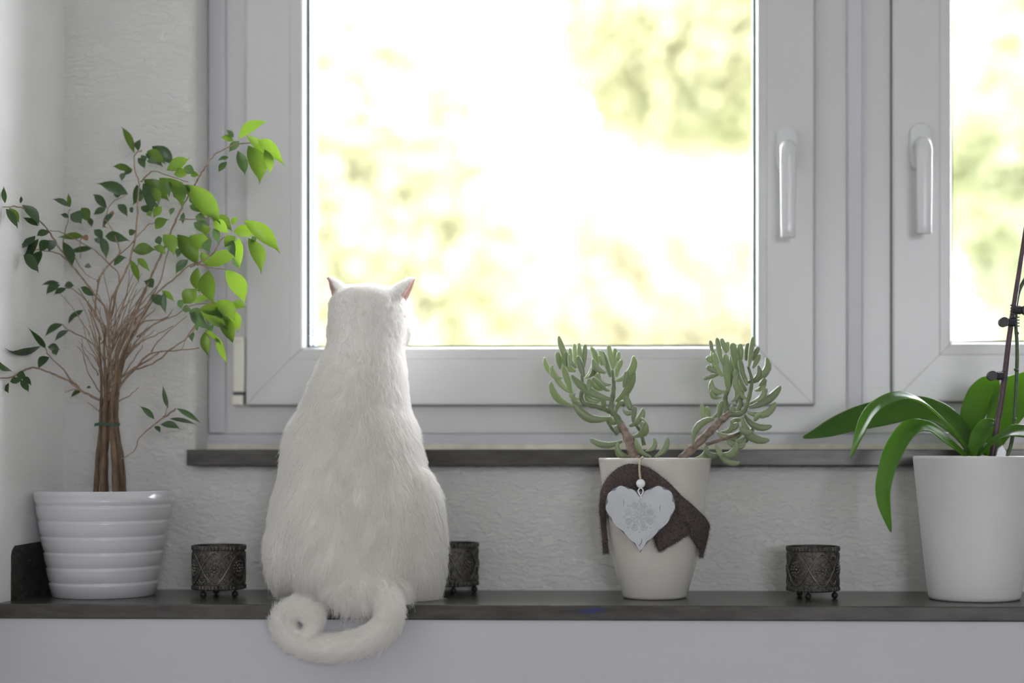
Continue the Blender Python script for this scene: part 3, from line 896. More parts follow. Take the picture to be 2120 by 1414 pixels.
# ================================================================== potted succulent
YSU = 2.110
sxc = 1356
root_s = empty('potted_succulent', (WX(sxc, YSU), YSU, 0), 'two-armed finger-leaved jade succulent in a cream pot', 'potted plant')
spp = [(58, 1241), (64.5, 1239.5), (67.5, 1235), (72, 1216), (80.5, 1190), (90, 1150), (97, 1110), (103, 1066), (109, 1015), (113.5, 975), (117, 953), (117, 950)]
succ_pot, scn, szt, srr, sprof = pot(spp, sxc, YSU, 'pot', M['pot_cream'], root_s, n=112, inner_depth=0.02)
mb = MB(); mb.lathe([(0.0001, szt - 0.007), (srr * 0.6, szt - 0.009), (srr + 0.004, szt - 0.011)], (scn[0], scn[1], 0), 48)
build(mb, 'soil', M['soil'], root_s, smooth=True)
ks = 1 / PXM(sxc, YSU)
def z6(p): return (1090 + p[0] / 3.719, 680 + p[1] / 3.719)
STEMS = [([(835, 1010), (800, 900), (760, 800), (725, 735)], (44, 40, 34, 29), 'succ_stem', 0.0),
         ([(730, 745), (690, 675), (650, 620), (668, 500), (672, 420), (662, 320)], (30, 26, 21, 18, 15, 9), 'succ_green_stem', 0.0),
         ([(650, 640), (560, 605), (455, 580), (420, 530), (432, 450), (425, 360)], (22, 22, 20, 18, 15, 9), 'succ_green_stem', 0.012),
         ([(965, 1010), (890, 950), (850, 880), (800, 830)], (16, 15, 12, 10), 'succ_stem', 0.01),
         ([(905, 900), (880, 800), (840, 740)], (16, 14, 10), 'succ_green_stem', 0.02),
         ([(700, 820), (650, 760), (610, 690)], (12, 12, 10), 'succ_green_stem', 0.022),
         ([(740, 600), (780, 520), (760, 440)], (13, 11, 8), 'succ_green_stem', 0.016),
         ([(1185, 1010), (1290, 910), (1400, 805), (1470, 735), (1570, 648)], (36, 35, 33, 31, 25), 'succ_stem', 0.0),
         ([(1550, 660), (1650, 655), (1690, 600), (1720, 500), (1735, 400), (1705, 290)], (24, 22, 19, 16, 13, 9), 'succ_green_stem', 0.0),
         ([(1545, 650), (1530, 560), (1535, 510), (1572, 400), (1530, 280)], (22, 20, 18, 14, 9), 'succ_green_stem', 0.010),
         ([(1380, 895), (1480, 860), (1580, 830), (1650, 800)], (16, 16, 14, 10), 'succ_stem', 0.016),
         ([(1690, 480), (1640, 380), (1620, 300)], (12, 11, 8), 'succ_green_stem', -0.01)]
for pts, rad, m, dy in STEMS:
    P = catmull([W(*z6(p), YSU + dy) for p in pts], 5)
    rr_ = np.interp(np.linspace(0, 1, len(P)), np.linspace(0, 1, len(rad)), rad) / 3.719 * ks
    rr_ = [r * (1 + 0.10 * math.sin(i * 1.9) + random.uniform(-.04, .04)) for i, r in enumerate(rr_)]
    mb = MB(); mb.tube(P, rr_, 10)
    build(mb, 'stem', M[m], root_s, smooth=True)


def finger_mesh(name, m, bend, tipw):
    st = [(0, .42), (.06, .52), (.2, .74), (.4, .95), (.6, 1.0), (.78, .93), (.9, .82 * tipw), (.965, .60 * tipw), (1.0, .24)]
    mb = MB(); n = 9
    vs_, fs_ = [], []
    for t, w in st:
        for k in range(n):
            a = 2 * PI * k / n
            vs_.append((t, bend * 4 * t * (1 - t) + 0.5 * w * math.cos(a), 0.5 * w * math.sin(a)))
    for i in range(len(st) - 1):
        for k in range(n):
            fs_.append((i * n + k, i * n + (k + 1) % n, (i + 1) * n + (k + 1) % n, (i + 1) * n + k))
    fs_ += [tuple(range(n)), tuple((len(st) - 1) * n + k for k in range(n))]
    mb.add(vs_, fs_)
    return mb.mesh(name, m, True)


FM = {}
for s_ in (-1, 0, 1):
    FM[s_] = [finger_mesh('finger_leaf', M['succ'], bd * s_, tw) for bd, tw in ((0.75, 1.0), (0.5, 0.85), (0.9, 1.05))]
rs = random.Random(11)
LZ6 = '''385 305 248 60 52 1;275 385 138 225 42 1;262 312 236 178 48 0;270 388 198 285 42 1;335 492 200 300 48 1;345 492 280 288 52 0;355 597 183 410 60 1;645 690 358 562 74 1;645 545 346 362 66 1;440 372 396 212 52 0
455 385 500 140 62 -1;440 305 452 122 42 0;412 295 405 112 40 0;380 285 368 118 40 0;345 275 334 150 34 0;312 285 302 180 30 0;378 332 275 200 48 1;382 330 300 242 44 1;480 375 520 250 52 -1;612 342 508 238 50 1
648 375 588 178 48 0;665 312 632 128 42 0;665 312 682 150 42 0;690 302 712 178 36 0;602 292 564 168 36 0;582 285 556 208 32 0;690 405 832 214 66 -1;690 562 826 318 68 -1;740 492 792 340 50 -1;750 455 772 330 42 0
642 482 560 340 46 1;652 432 540 350 42 1;622 455 498 398 42 1;622 482 508 378 42 0;485 475 482 388 46 0;582 545 448 478 60 1;602 622 588 540 42 0;692 372 712 250 42 0;402 542 350 470 42 1;412 575 368 500 42 1
812 640 758 518 56 0;740 622 822 642 42 -1;692 642 772 575 46 1;790 752 902 615 62 -1;812 832 896 690 72 -1;820 722 835 598 42 0;880 762 906 720 42 0;738 866 488 850 56 1;812 990 698 880 56 1;922 945 982 842 46 -1
992 990 1090 842 52 -1;952 985 840 850 42 1;862 962 855 900 32 0;702 732 640 670 50 1;468 640 448 712 46 0;722 802 690 745 62 0;330 300 330 200 30 0;700 330 735 240 38 0;560 420 530 350 38 0;780 420 810 360 36 0
1500 258 1465 72 42 0;1432 180 1414 92 32 0;1540 190 1500 78 40 0;1546 180 1546 102 40 0;1512 368 1436 162 56 1;1468 342 1388 292 46 0;1482 352 1362 387 36 0;1432 264 1388 218 42 0;1556 485 1530 198 62 0;1532 485 1418 398 72 1
1502 495 1430 452 50 1;1502 532 1420 468 38 1;1582 400 1578 205 42 0;1628 335 1584 112 66 0;1672 385 1642 240 46 0;1652 245 1642 118 52 0;1690 245 1705 112 46 0;1712 295 1745 66 42 0;1740 245 1786 142 42 0;1742 305 1796 200 46 0
1690 415 1792 288 56 -1;1772 365 1852 226 62 -1;1802 395 1866 318 46 0;1792 455 1842 388 46 0;1602 385 1616 318 42 0;1692 545 1620 348 52 1;1692 485 1650 398 46 1;1582 565 1602 438 52 -1;1616 575 1622 448 46 0;1642 585 1662 478 46 0
1722 575 1852 464 50 -1;1742 565 1822 438 46 -1;1715 608 1957 446 66 -1;1702 645 1922 575 62 -1;1692 602 1572 598 46 1;1642 640 1586 585 48 1;1680 668 1888 756 60 -1;1662 688 1868 866 74 -1;1752 712 1802 650 42 0;1572 712 1652 702 40 0
1482 692 1502 558 46 0;1420 692 1472 572 46 -1;1372 735 1350 578 40 0;1410 692 1388 602 36 0;1282 890 1442 692 60 1;1502 795 1582 708 46 -1;1465 800 1672 775 62 -1;1582 785 1632 728 50 0;1532 850 1702 826 52 -1;1542 872 1692 862 46 -1
1600 885 1688 892 36 -1;1602 862 1722 800 50 -1;1372 912 1482 968 56 -1;1492 965 1622 880 70 -1;1460 900 1500 985 46 0;1480 955 1642 1037 46 -1;1300 1000 1390 900 50 -1;1760 480 1840 400 42 -1;1700 440 1660 330 40 0;1620 640 1660 560 40 0
1480 270 1440 190 34 0;1560 330 1500 240 40 0;1650 800 1750 740 44 -1;1640 760 1740 800 50 -1'''
for it in LZ6.replace('\n', ';').split(';'):
    v = [float(q) for q in it.split()]
    b, t_ = z6(v[:2]), z6(v[2:4])
    Yb = YSU + rs.uniform(-0.022, 0.026)
    Lp = math.hypot(t_[0] - b[0], t_[1] - b[1]) * ks
    Yt = Yb + rs.uniform(-0.5, 0.45) * Lp
    B, T = W(b[0], b[1], Yb), W(t_[0], t_[1], Yt)
    x, y, z, L_ = leaf_frame(B, T, 0)
    wd = v[4] / 3.719 * ks
    link('leaf', rs.choice(FM[int(v[5])]), root_s, mtx(x, y, z, B, L_, wd, wd * rs.uniform(.6, .8)))

# felt scarf looped on the pot and the heart hanging in front of it
def pot_front(px, py, off):
    """point on the succulent pot's front, off metres clear of the glaze, seen at that pixel"""
    Y = YSU - 0.06
    for _ in range(6):
        p = W(px, py, Y)
        r = np.interp(p.z, [q[1] for q in sprof], [q[0] for q in sprof]) + off
        d = p.x - scn[0]
        Y = scn[1] - math.sqrt(max(r * r - d * d, (0.35 * r) ** 2 if abs(d) < r else 0.0001))
    return W(px, py, Y)


felt = empty('felt_scarf', pot_front(1325, 990, 0.003), 'brown grey felt strip draped round the front of the cream pot', 'felt strip')
def ribbon(A, B, off0, off1, name, n=6, m=10, fuzz=0):
    a = catmull(A, n); b = catmull(B, n)
    mb = MB(); vs_, fs_ = [], []
    for i in range(len(a)):
        for j in range(m + 1):
            f = j / m
            p = a[i] * (1 - f) + b[i] * f
            s_ = i / (len(a) - 1)
            off = off0 + (off1 - off0) * s_ + 0.0028 * math.sin(PI * f)
            q = pot_front(p[0], p[1], off)
            nz = mnoise.noise(Vector((p[0] * 0.09, p[1] * 0.09, off * 100)))
            q.y -= 0.0015 * nz
            q.z += 0.0005 * mnoise.noise(Vector((p[0] * 0.3, p[1] * 0.3, 5)))
            vs_.append(q)
    for i in range(len(a) - 1):
        for j in range(m):
            k = i * (m + 1) + j
            fs_.append((k, k + 1, k + m + 2, k + m + 1))
    mb.add(vs_, fs_)
    o = build(mb, name, M['felt'], felt, smooth=True)
    md = o.modifiers.new('thickness', 'SOLIDIFY'); md.thickness = 0.0032; md.offset = 0
    return o, a, b
r1, a1, b1 = ribbon([(1345, 970), (1322, 962), (1293, 963), (1262, 986), (1245, 1020), (1243, 1065), (1246, 1105), (1249, 1145)],
                    [(1345, 1012), (1325, 1012), (1302, 1014), (1276, 1030), (1258, 1052), (1254, 1080), (1256, 1108), (1259, 1146)], 0.004, 0.003, 'felt_fold')
r2, a2, b2 = ribbon([(1318, 964), (1345, 970), (1378, 994), (1412, 1028), (1447, 1060), (1466, 1084), (1466, 1112), (1452, 1152)],
                    [(1318, 1012), (1342, 1018), (1366, 1040), (1390, 1066), (1416, 1094), (1434, 1116), (1446, 1136), (1450, 1153)], 0.006, 0.004, 'felt_fold')
r3, a3, b3 = ribbon([(1352, 1022), (1384, 1046), (1404, 1066), (1428, 1098), (1422, 1106)],
                    [(1338, 1050), (1345, 1080), (1352, 1106), (1362, 1138), (1370, 1137)], 0.009, 0.008, 'felt_fold')

YH = min(pot_front(1325, 1080, 0.0).y - 0.018, pot_front(1325, 1020, 0.0).y - 0.018)
hroot = empty('heart_ornament', W(1325, 1152, YH), 'whitewashed metal heart hanging on twine over the brown felt', 'ornament')
kh = 1 / PXM(1325, YH)
def heart_outline(s, scallop, n=160):
    pts = []
    for i in range(n):
        t = 2 * PI * i / n
        x = 16 * math.sin(t) ** 3
        y = 13 * math.cos(t) - 5 * math.cos(2 * t) - 2 * math.cos(3 * t) - math.cos(4 * t)
        r = math.hypot(x, y + 2)
        f = s * (1 + scallop * (abs(math.sin(t * 8.5 + 0.2)) - 0.7))
        sx_ = math.copysign(abs(x / 16) ** 0.9, x)
        notch = 6.0 * math.exp(-(x / 2.4) ** 2) if y > 0 else 0.0
        pts.append((sx_ * 71 * f, ((y + 2.5) / 14.5 * 69 + notch) * f))
    return pts
def heart_plate(name, m, s, scal, y0, th, lift=0.0):
    pts = heart_outline(s, scal)
    n = len(pts)
    C0 = W(1325.5, 1076, y0)
    vs_, fs_ = [], []
    lay = [(1.0, th), (1.0, 0.0008), (0.985, 0.0), (0.75, -lift * 0.7), (0.4, -lift), (0.02, -lift)]
    for f, dy in lay:
        for px, py in pts:
            vs_.append((C0.x + px * kh * f, y0 + dy, C0.z + py * kh * f))
    for j in range(len(lay) - 1):
        for i in range(n):
            fs_.append((j * n + i, j * n + (i + 1) % n, (j + 1) * n + (i + 1) % n, (j + 1) * n + i))
    fs_ += [tuple(range(n)), tuple((len(lay) - 1) * n + i for i in range(n))]
    mb = MB(); mb.add(vs_, fs_)
    return build(mb, name, m, hroot, smooth=False)
heart_plate('backing_plate', M['heart_back'], 1.015, 0.0, YH + 0.0018, 0.0015)
front = heart_plate('heart_plate', M['heart'], 1.0, 0.075, YH, 0.0018, 0.0012)
# raised flower motif: rings of small loops
def loop(mb, cx_, cy_, rx, rz, rot, tr, n=18):
    pts = []
    for i in range(n + 1):
        a = 2 * PI * i / n
        u, v = rx * math.cos(a), rz * math.sin(a)
        p = W(1325.5, 1076, YH - 0.0014)
        X_ = cx_ + u * math.cos(rot) - v * math.sin(rot)
        Z_ = cy_ + u * math.sin(rot) + v * math.cos(rot)
        pts.append((p.x + X_ * kh, YH - 0.0014, p.z + Z_ * kh))
    mb.tube(pts, tr * kh, 5, caps=False)
for q in range(8):
    a = PI / 4 * q
    mb = MB(); loop(mb, -2 + 9 * math.cos(a), 7 + 9 * math.sin(a), 7, 3.2, a, 1.1); build(mb, 'petal_relief', M['heart'], front, smooth=True)
for q in range(8):
    a = PI / 4 * (q + 0.5)
    mb = MB(); loop(mb, -2 + 24 * math.cos(a), 7 + 24 * math.sin(a), 6.5, 4.8, a, 1.2); loop(mb, -2 + 23 * math.cos(a), 7 + 23 * math.sin(a), 2.2, 1.8, a, 1.0)
    build(mb, 'scroll_relief', M['heart'], front, smooth=True)
for q in range(8):
    a = PI / 4 * q
    mb = MB(); p = W(1325.5, 1076, YH - 0.0012)
    for da, rr_ in ((-0.16, 27), (0, 32), (0.16, 27)):
        mb.ball((p.x + (-2 + rr_ * math.cos(a + da)) * kh, YH - 0.0012, p.z + (7 + rr_ * math.sin(a + da)) * kh), (2.3 * kh, 0.0008, 2.3 * kh), 8, 5)
    build(mb, 'leaf_relief', M['heart'], front, smooth=True)
mb = MB(); p = W(1325.5, 1076, YH - 0.0012); mb.ball((p.x - 2 * kh, YH - 0.0012, p.z + 7 * kh), (3.4 * kh, 0.0012, 3.4 * kh), 10, 6); build(mb, 'boss', M['heart'], front, smooth=True)
for pts in ([(1291, 1035), (1291.5, 1042), (1291, 1052)], [(1368, 1045), (1366, 1052), (1367, 1060)], [(1329, 1115), (1328, 1124), (1322, 1131)]):
    mb = MB(); mb.tube([W(x, y, YH - 0.0008) for x, y in pts], [0.0003, 0.0005, 0.0003], 5); build(mb, 'scratch', M['heart_back'], front)
mb = MB(); b = W(1326.5, 1001, YH); mb.ball(b, 9.6 * kh, 20, 14); build(mb, 'bead', M['bead'], hroot, smooth=True)
mb = MB(); lp = []
for i in range(25):
    a = 2 * PI * i / 24
    pz = 1018 + 7.5 * -math.sin(a)
    lp.append(W(1326.5 + 5.2 * math.cos(a) * (1.0 if math.sin(a) > -0.2 else 0.75), pz, YH - 0.0002))
mb.tube(lp, 1.5 * kh, 6, caps=False); mb.tube([W(1326.5, 1025, YH), W(1326.5, 1033, YH)], 1.3 * kh, 6); build(mb, 'wire_loop', M['bead'], hroot, smooth=True)
mb = MB()
tw = [W(1326.5, 996, YH), W(1324, 978, YH - 0.001), pot_front(1324, 962, 0.010), pot_front(1326, 953, 0.004), W(1329, 948.0, YSU - 0.0725), W(1331, 947.0, YSU - 0.068), W(1333, 955, YSU - 0.064)]
mb.tube(catmull(tw, 4), 2.3 * kh, 7); build(mb, 'twine', M['twine'], hroot, smooth=True)

# ================================================================== potted orchid
YOR = 2.105
oxc = 2017.5
root_o = empty('potted_orchid', (WX(oxc, YOR), YOR, 0), 'orchid with broad strap leaves in a tall plain white pot', 'potted plant')
opp = [(84, 1246.5), (91, 1245.5), (94.5, 1242), (96, 1236), (98.5, 1215), (107, 1140), (115.5, 1060), (123, 985), (127, 950), (127.2, 946)]
orch_pot, ocn, ozt, orr, _ = pot(opp, oxc, YOR, 'pot', M['pot_matt'], root_o, n=112, inner_depth=0.025)
mb = MB(); mb.lathe([(0.0001, ozt - 0.010), (orr * 0.6, ozt - 0.012), (orr + 0.004, ozt - 0.014)], (ocn[0], ocn[1], 0), 48)
build(mb, 'soil', M['soil'], root_o, smooth=True)
ko = 1 / PXM(oxc, YOR)


def strap(spine, widths, nrm, name='leaf', m='orchid', vfold=0.22, seg=5):
    """broad leaf: spine [(px, py, Y)], half-widths in px, nrm = vectors the upper face looks along"""
    P = [W(x, y, Y) for x, y, Y in spine]
    C_ = [Vector(p) for p in catmull(P, seg)]
    n = len(C_)
    s_ = np.linspace(0, 1, n)
    wd = np.interp(s_, np.linspace(0, 1, len(widths)), widths) * ko
    nr = [Vector(v).normalized() for v in nrm]
    vs_, fs_ = [], []
    m_ = 8
    for i, p in enumerate(C_):
        t_ = (C_[min(i + 1, n - 1)] - C_[max(i - 1, 0)]).normalized()
        f = s_[i] * (len(nr) - 1); j = min(int(f), len(nr) - 2); u = nr[j].lerp(nr[j + 1], f - j)
        u = (u - t_ * u.dot(t_)).normalized()
        side = t_.cross(u)
        for q in range(m_ + 1):
            e = q / m_ * 2 - 1
            vs_.append(p + side * e * wd[i] + u * (abs(e) ** 1.4 * vfold * wd[i] + 0.0012 * math.sin(6 * s_[i] * PI) * e * e))
    for i in range(n - 1):
        for q in range(m_):
            k = i * (m_ + 1) + q
            fs_.append((k, k + 1, k + m_ + 2, k + m_ + 1))
    mb = MB(); mb.add(vs_, fs_)
    o = build(mb, name, M[m], root_o, smooth=True)
    md = o.modifiers.new('thickness', 'SOLIDIFY'); md.thickness = 0.0018; md.offset = 0
    md = o.modifiers.new('smooth', 'SUBSURF'); md.levels = 1; md.render_levels = 1
    return o


UP = (0, 0, 1)
strap([(2020, 945, 2.11), (1990, 893, 2.12), (1945, 852, 2.13), (1880, 842, 2.135), (1800, 858, 2.14), (1730, 880, 2.145), (1662, 906, 2.15)],
      [10, 18, 27, 31, 33, 30, 22, 2], [(-0.6, -0.4, 0.7), (-0.15, -0.75, 0.6), (0.0, -0.85, 0.45), (0.1, -0.8, 0.5)], vfold=-0.15)
strap([(2012, 945, 2.09), (1970, 888, 2.07), (1915, 838, 2.05), (1860, 822, 2.035), (1812, 845, 2.02), (1782, 895, 2.01), (1760, 948, 2.005)],
      [10, 16, 20, 22, 20, 15, 1.5], [(0.75, -0.25, 0.6), (0.3, -0.25, 0.85), (-0.3, -0.5, 0.8), (-0.75, -0.45, 0.5)], vfold=0.18)
strap([(2005, 950, 2.075), (1962, 915, 2.05), (1925, 885, 2.035), (1885, 888, 2.02), (1850, 935, 2.01), (1832, 1000, 2.005), (1832, 1050, 2.0), (1845, 1102, 2.0)],
      [8, 15, 19, 22, 24, 20, 14, 1], [(0.5, -0.55, 0.6), (0.1, -0.6, 0.75), (-0.6, -0.65, 0.3), (-0.55, -0.8, 0.1)], vfold=0.16)
strap([(2020, 945, 2.12), (2012, 900, 2.13), (2014, 860, 2.14), (2032, 820, 2.145), (2052, 795, 2.15), (2066, 782, 2.15)],
      [12, 17, 27, 32, 24, 4], [(-0.3, -0.85, 0.1), (-0.25, -0.9, 0.1), (-0.25, -0.9, 0.2)], vfold=0.12)
strap([(2045, 945, 2.11), (2066, 890, 2.12), (2090, 840, 2.13), (2112, 800, 2.14), (2130, 772, 2.145)],
      [12, 30, 42, 38, 6], [(-0.1, -0.9, 0.3), (-0.1, -0.85, 0.45), (-0.1, -0.75, 0.6)], vfold=0.15)
strap([(2010, 945, 2.08), (2025, 912, 2.075), (2042, 884, 2.08), (2056, 868, 2.085)], [12, 19, 20, 4], [(-0.4, -0.8, 0.3), (-0.4, -0.85, 0.3)], vfold=0.3)
strap([(2022, 948, 2.07), (2055, 915, 2.05), (2090, 896, 2.03), (2130, 896, 2.02), (2170, 915, 2.01), (2200, 950, 2.0)], [10, 18, 22, 22, 16, 2], [(-0.4, -0.5, 0.8), (0.0, -0.6, 0.8), (0.5, -0.5, 0.7)], vfold=0.15)
mb = MB(); mb.tube(catmull([W(2052, 960, 2.075), W(2064, 880, 2.075), W(2077, 800, 2.075), (W(2089, 700, 2.075)), W(2104, 600, 2.075), W(2121, 490, 2.075), W(2136, 380, 2.075), W(2150, 260, 2.078)], 4), list(np.linspace(7.0, 3.8, 29) * ko), 9)
build(mb, 'flower_spike', M['spike'], root_o, smooth=True)
mb = MB(); mb.tube(catmull([W(2078, 955, 2.09), W(2092, 925, 2.09), W(2099, 880, 2.085), W(2104, 800, 2.083), W(2106, 720, 2.08), W(2103, 660, 2.08), W(2108, 610, 2.082), W(2124, 575, 2.085), W(2150, 545, 2.09)], 4), 4.0 * ko, 8)
gs_ = build(mb, 'flower_stem', M['greenspike'], root_o, smooth=True)
for x, y in ((2105, 690), (2104, 765), (2100, 868)):
    mb = MB(); mb.ball(W(x, y, 2.08), (5.2 * ko, 5 * ko, 4.5 * ko), 10, 6); build(mb, 'node', M['greenspike'], gs_, smooth=True)
for cxp, cyp, s_ in ((2071, 778, -1), (2095, 667, -1), (2107, 642, 1)):
    mb = MB()
    c = W(cxp, cyp, 2.066)
    mb.tube([c + Vector((-6 * ko, 0, 0)), c + Vector((6 * ko, 0, 0))], 9 * ko, 10)                     # barrel round the stem
    for q in range(4):                                                                              # comb teeth
        zz = (-9 + q * 6) * ko
        mb.box((c.x - s_ * 4 * ko, c.y - 0.002, c.z + zz), (c.x - s_ * 15 * ko, c.y + 0.002, c.z + zz + 2.0 * ko))
    for a_ in (-1, 1):
        mb.tube([c + Vector((s_ * 6 * ko, 0, a_ * 4 * ko)), c + Vector((s_ * 17 * ko, 0.001, a_ * 7 * ko))], 3.0 * ko, 8)
    mb.tube([c + Vector((s_ * 17 * ko, -0.006, 0)), c + Vector((s_ * 17 * ko, 0.006, 0))], 10 * ko, 14)  # finger grips
    build(mb, 'clip', M['clip'], root_o, smooth=False)
mb = MB()
pt = [(2060, 950), (2066, 928), (2076, 920), (2084, 934), (2082, 950)]
A_ = [W(x, y, 2.06) for x, y in pt]; mb.add([tuple(p) for p in A_] + [(p.x, p.y + 0.006, p.z) for p in A_], [(0, 1, 2, 3, 4), (9, 8, 7, 6, 5)] + [(i, (i + 1) % 5, (i + 1) % 5 + 5, i + 5) for i in range(5)])
build(mb, 'inner_pot_tab', M['clearplastic'], root_o, bevel=0.001)

# ================================================================== candle holders
def make_holder():
    R, z0, z1_ = 0.0328, 0.0092, 0.0655
    root = empty('candle_holder', (0, 0, 0), '', 'candle holder', 'pewter candle holders on the ledge')
    WM[root.name] = Matrix()
    mb = MB()
    mb.lathe([(0.0001, z0), (R - 0.003, z0), (R - 0.0004, z0 + 0.0016), (R, z0 + 0.004), (R, z1_ - 0.004), (R - 0.0004, z1_), (R - 0.0022, z1_), (R - 0.0022, z0 + 0.003), (0.0001, z0 + 0.003)], n=72)
    build(mb, 'cup', M['pewter'], root, smooth=True).modifiers.new('e', 'EDGE_SPLIT').split_angle = 0.7
    for nm, za, zb_ in (('rim_band', z1_ - 0.0058, z1_ + 0.0006), ('base_band', z0 + 0.0002, z0 + 0.0062)):
        mb = MB(); n = 132
        prof = [(R - 0.0012, za), (R + 0.0006, za + 0.0005), (R + 0.0012, za + 0.0016), (R + 0.0012, zb_ - 0.0016), (R + 0.0004, zb_), (R - 0.0014, zb_)]
        vs_, fs_ = [], []
        for r, z in prof:
            for k in range(n):
                a = 2 * PI * k / n
                rr_ = r + (0.0006 if (k % 3) else -0.0005) * (1 if k % 12 < 9 else 0.1) * (r > R)
                vs_.append((rr_ * math.cos(a), rr_ * math.sin(a), z))
        for i in range(len(prof) - 1):
            for k in range(n):
                fs_.append((i * n + k, i * n + (k + 1) % n, (i + 1) * n + (k + 1) % n, (i + 1) * n + k))
        mb.add(vs_, fs_); build(mb, nm, M['pewter'], root)
    mid, amp = (z0 + z1_) / 2, (z1_ - z0) / 2 - 0.0078
    waves = 3
    for ph in (0, PI):
        for dz, tr in ((0, 0.0010), (0.0028, 0.0006)):
            mb = MB(); pts = []
            for i in range(145):
                a = 2 * PI * i / 144
                zz = mid + (amp - dz) * math.sin(waves * a + ph)
                pts.append(((R + 0.0004) * math.cos(a), (R + 0.0004) * math.sin(a), zz))
            mb.tube(pts, tr, 6, caps=False); build(mb, 'wave_cord', M['pewter_hi'], root, smooth=True)
        mb = MB()
        for i in range(108):
            a = 2 * PI * i / 108
            zz = mid + (amp - 0.0016) * math.sin(waves * a + ph)
            mb.ball(((R + 0.0006) * math.cos(a), (R + 0.0006) * math.sin(a), zz), 0.00062, 6, 4)
        tag(build(mb, 'bead_row', M['pewter_hi'], root), kind='stuff')
    def on(a, u, v, lift):
        aa = a + u / R
        return ((R + lift) * math.cos(aa), (R + lift) * math.sin(aa), v)
    for q in range(6):                                        # six lens-shaped fields, each with a flower
        a = 2 * PI * (q + 0.5) / 6 + PI / 6 - PI / 6
        a = 2 * PI * q / 6
        fl = MB()
        aa = a + PI / 6 * 0
        centre = (2 * PI * (q + 0.5) / 6)
        for e in range(8):
            b = 2 * PI * e / 8
            p = on(centre, 0.0046 * math.cos(b), mid + 0.0046 * math.sin(b), 0.0003)
            fl.ball(p, (0.0017, 0.0017, 0.0017), 7, 5)
        for e in range(14):
            b = 2 * PI * e / 14
            p = on(centre, 0.0088 * math.cos(b), mid + 0.0092 * math.sin(b), 0.0)
            fl.ball(p, 0.0012, 6, 4)
        fl.ball(on(centre, 0, mid, 0.0004), 0.0022, 8, 6)
        build(fl, 'flower_relief', M['pewter_hi'], root, smooth=True)
        for zz, sg in ((z1_ - 0.0118, 1), (z0 + 0.0118, -1)):  # half flowers above and below the crossings
            fl = MB()
            for e in range(7):
                b = PI * e / 6
                fl.ball(on(a, 0.0050 * math.cos(b), zz + sg * (0.0036 * math.sin(b) - 0.002), 0.0), 0.0014, 6, 4)
                fl.ball(on(a, 0.0098 * math.cos(b), zz + sg * (0.0046 * math.sin(b) - 0.001), 0.0), 0.0011, 6, 4)
            build(fl, 'scroll_relief', M['pewter_hi'], root, smooth=True)
    for a in (-2.15, -0.62, 1.85):
        mb = MB()
        mb.ball(((R - 0.0045) * math.cos(a), (R - 0.0045) * math.sin(a), 0.0041), 0.0042, 14, 10)
        mb.tube([((R - 0.0045) * math.cos(a), (R - 0.0045) * math.sin(a), 0.006), ((R - 0.0045) * math.cos(a), (R - 0.0045) * math.sin(a), z0 + 0.0008)], 0.0018, 8)
        build(mb, 'foot', M['pewter_in'], root, smooth=True)
    return root


def copy_tree(o):
    c = o.copy(); COL.objects.link(c)
    for ch in list(o.children):
        k = ch.copy(); COL.objects.link(k); k.parent = c
    return c


hold = make_holder()
spots = [(453, 2.112, 0.12, 'small patterned pewter candle holder beside the white banded ficus pot'),
         (938, 2.181, 0.75, 'small patterned pewter candle holder half hidden behind the white cat'),
         (1683, 2.112, 0.30, 'small patterned pewter candle holder between the cream pot and the orchid pot')]
for i, (px, Y, rz, lab) in enumerate(spots):
    o = hold if i == 0 else copy_tree(hold)
    o.location = (WX(px, Y), Y, 0.0)
    o.rotation_euler = (0, 0, rz)
    o['label'] = lab

# ================================================================== the cat
cat = empty('cat', (WX(745, 2.09), 2.09, 0), 'white short-haired cat sitting with its back turned, tail curled over the ledge', 'cat')
mb = MB()
rings = [(1243, 648, 880, 2.092, .078), (1236, 622, 890, 2.092, .088), (1200, 604, 897, 2.092, .096), (1150, 577, 908, 2.093, .099), (1095, 566, 914, 2.094, .099), (1040, 572, 905, 2.096, .095),
         (990, 586, 886, 2.100, .090), (930, 594, 869, 2.106, .085), (885, 606, 858, 2.112, .080), (845, 629, 843, 2.117, .074), (800, 647, 838, 2.120, .068), (760, 661, 836, 2.122, .061),
         (725, 679, 833, 2.125, .056), (695, 684, 838, 2.130, .056), (660, 685, 842, 2.135, .058), (630, 687, 840, 2.136, .056), (610, 698, 830, 2.136, .049), (598, 716, 812, 2.136, .036), (594, 745, 785, 2.136, .018)]
P = catmull([(y, a, b, Yc, hd) for y, a, b, Yc, hd in rings], 3)      # the flank tucks in towards the chest
NS = 40
vs_, fs_ = [], []
for y, a, b, Yc, hd in P:
    L_, R_ = W(a, y, Yc), W(b, y, Yc)
    cx_, hw = (L_.x + R_.x) / 2, (R_.x - L_.x) / 2
    for k in range(NS):
        an = 2 * PI * k / NS
        c, s_ = math.cos(an), math.sin(an)
        e = 0.92
        tuck = 1.0 - 0.10 * max(0.0, s_) if y > 900 else 1.0
        vs_.append((cx_ + hw * tuck * math.copysign(abs(c) ** e, c), Yc + hd * math.copysign(abs(s_) ** e, s_), L_.z))
for i in range(len(P) - 1):
    for k in range(NS):
        fs_.append((i * NS + k, i * NS + (k + 1) % NS, (i + 1) * NS + (k + 1) % NS, (i + 1) * NS + k))
fs_ += [tuple(range(NS)), tuple((len(P) - 1) * NS + k for k in range(NS))]
mb.add(vs_, fs_)
def blob(px, py, Y, r): mb.ball(W(px, py, Y), r, 20, 14)
blob(612, 1140, 2.085, (.034, .066, .062)); blob(862, 1125, 2.080, (.036, .050, .098))          # haunches
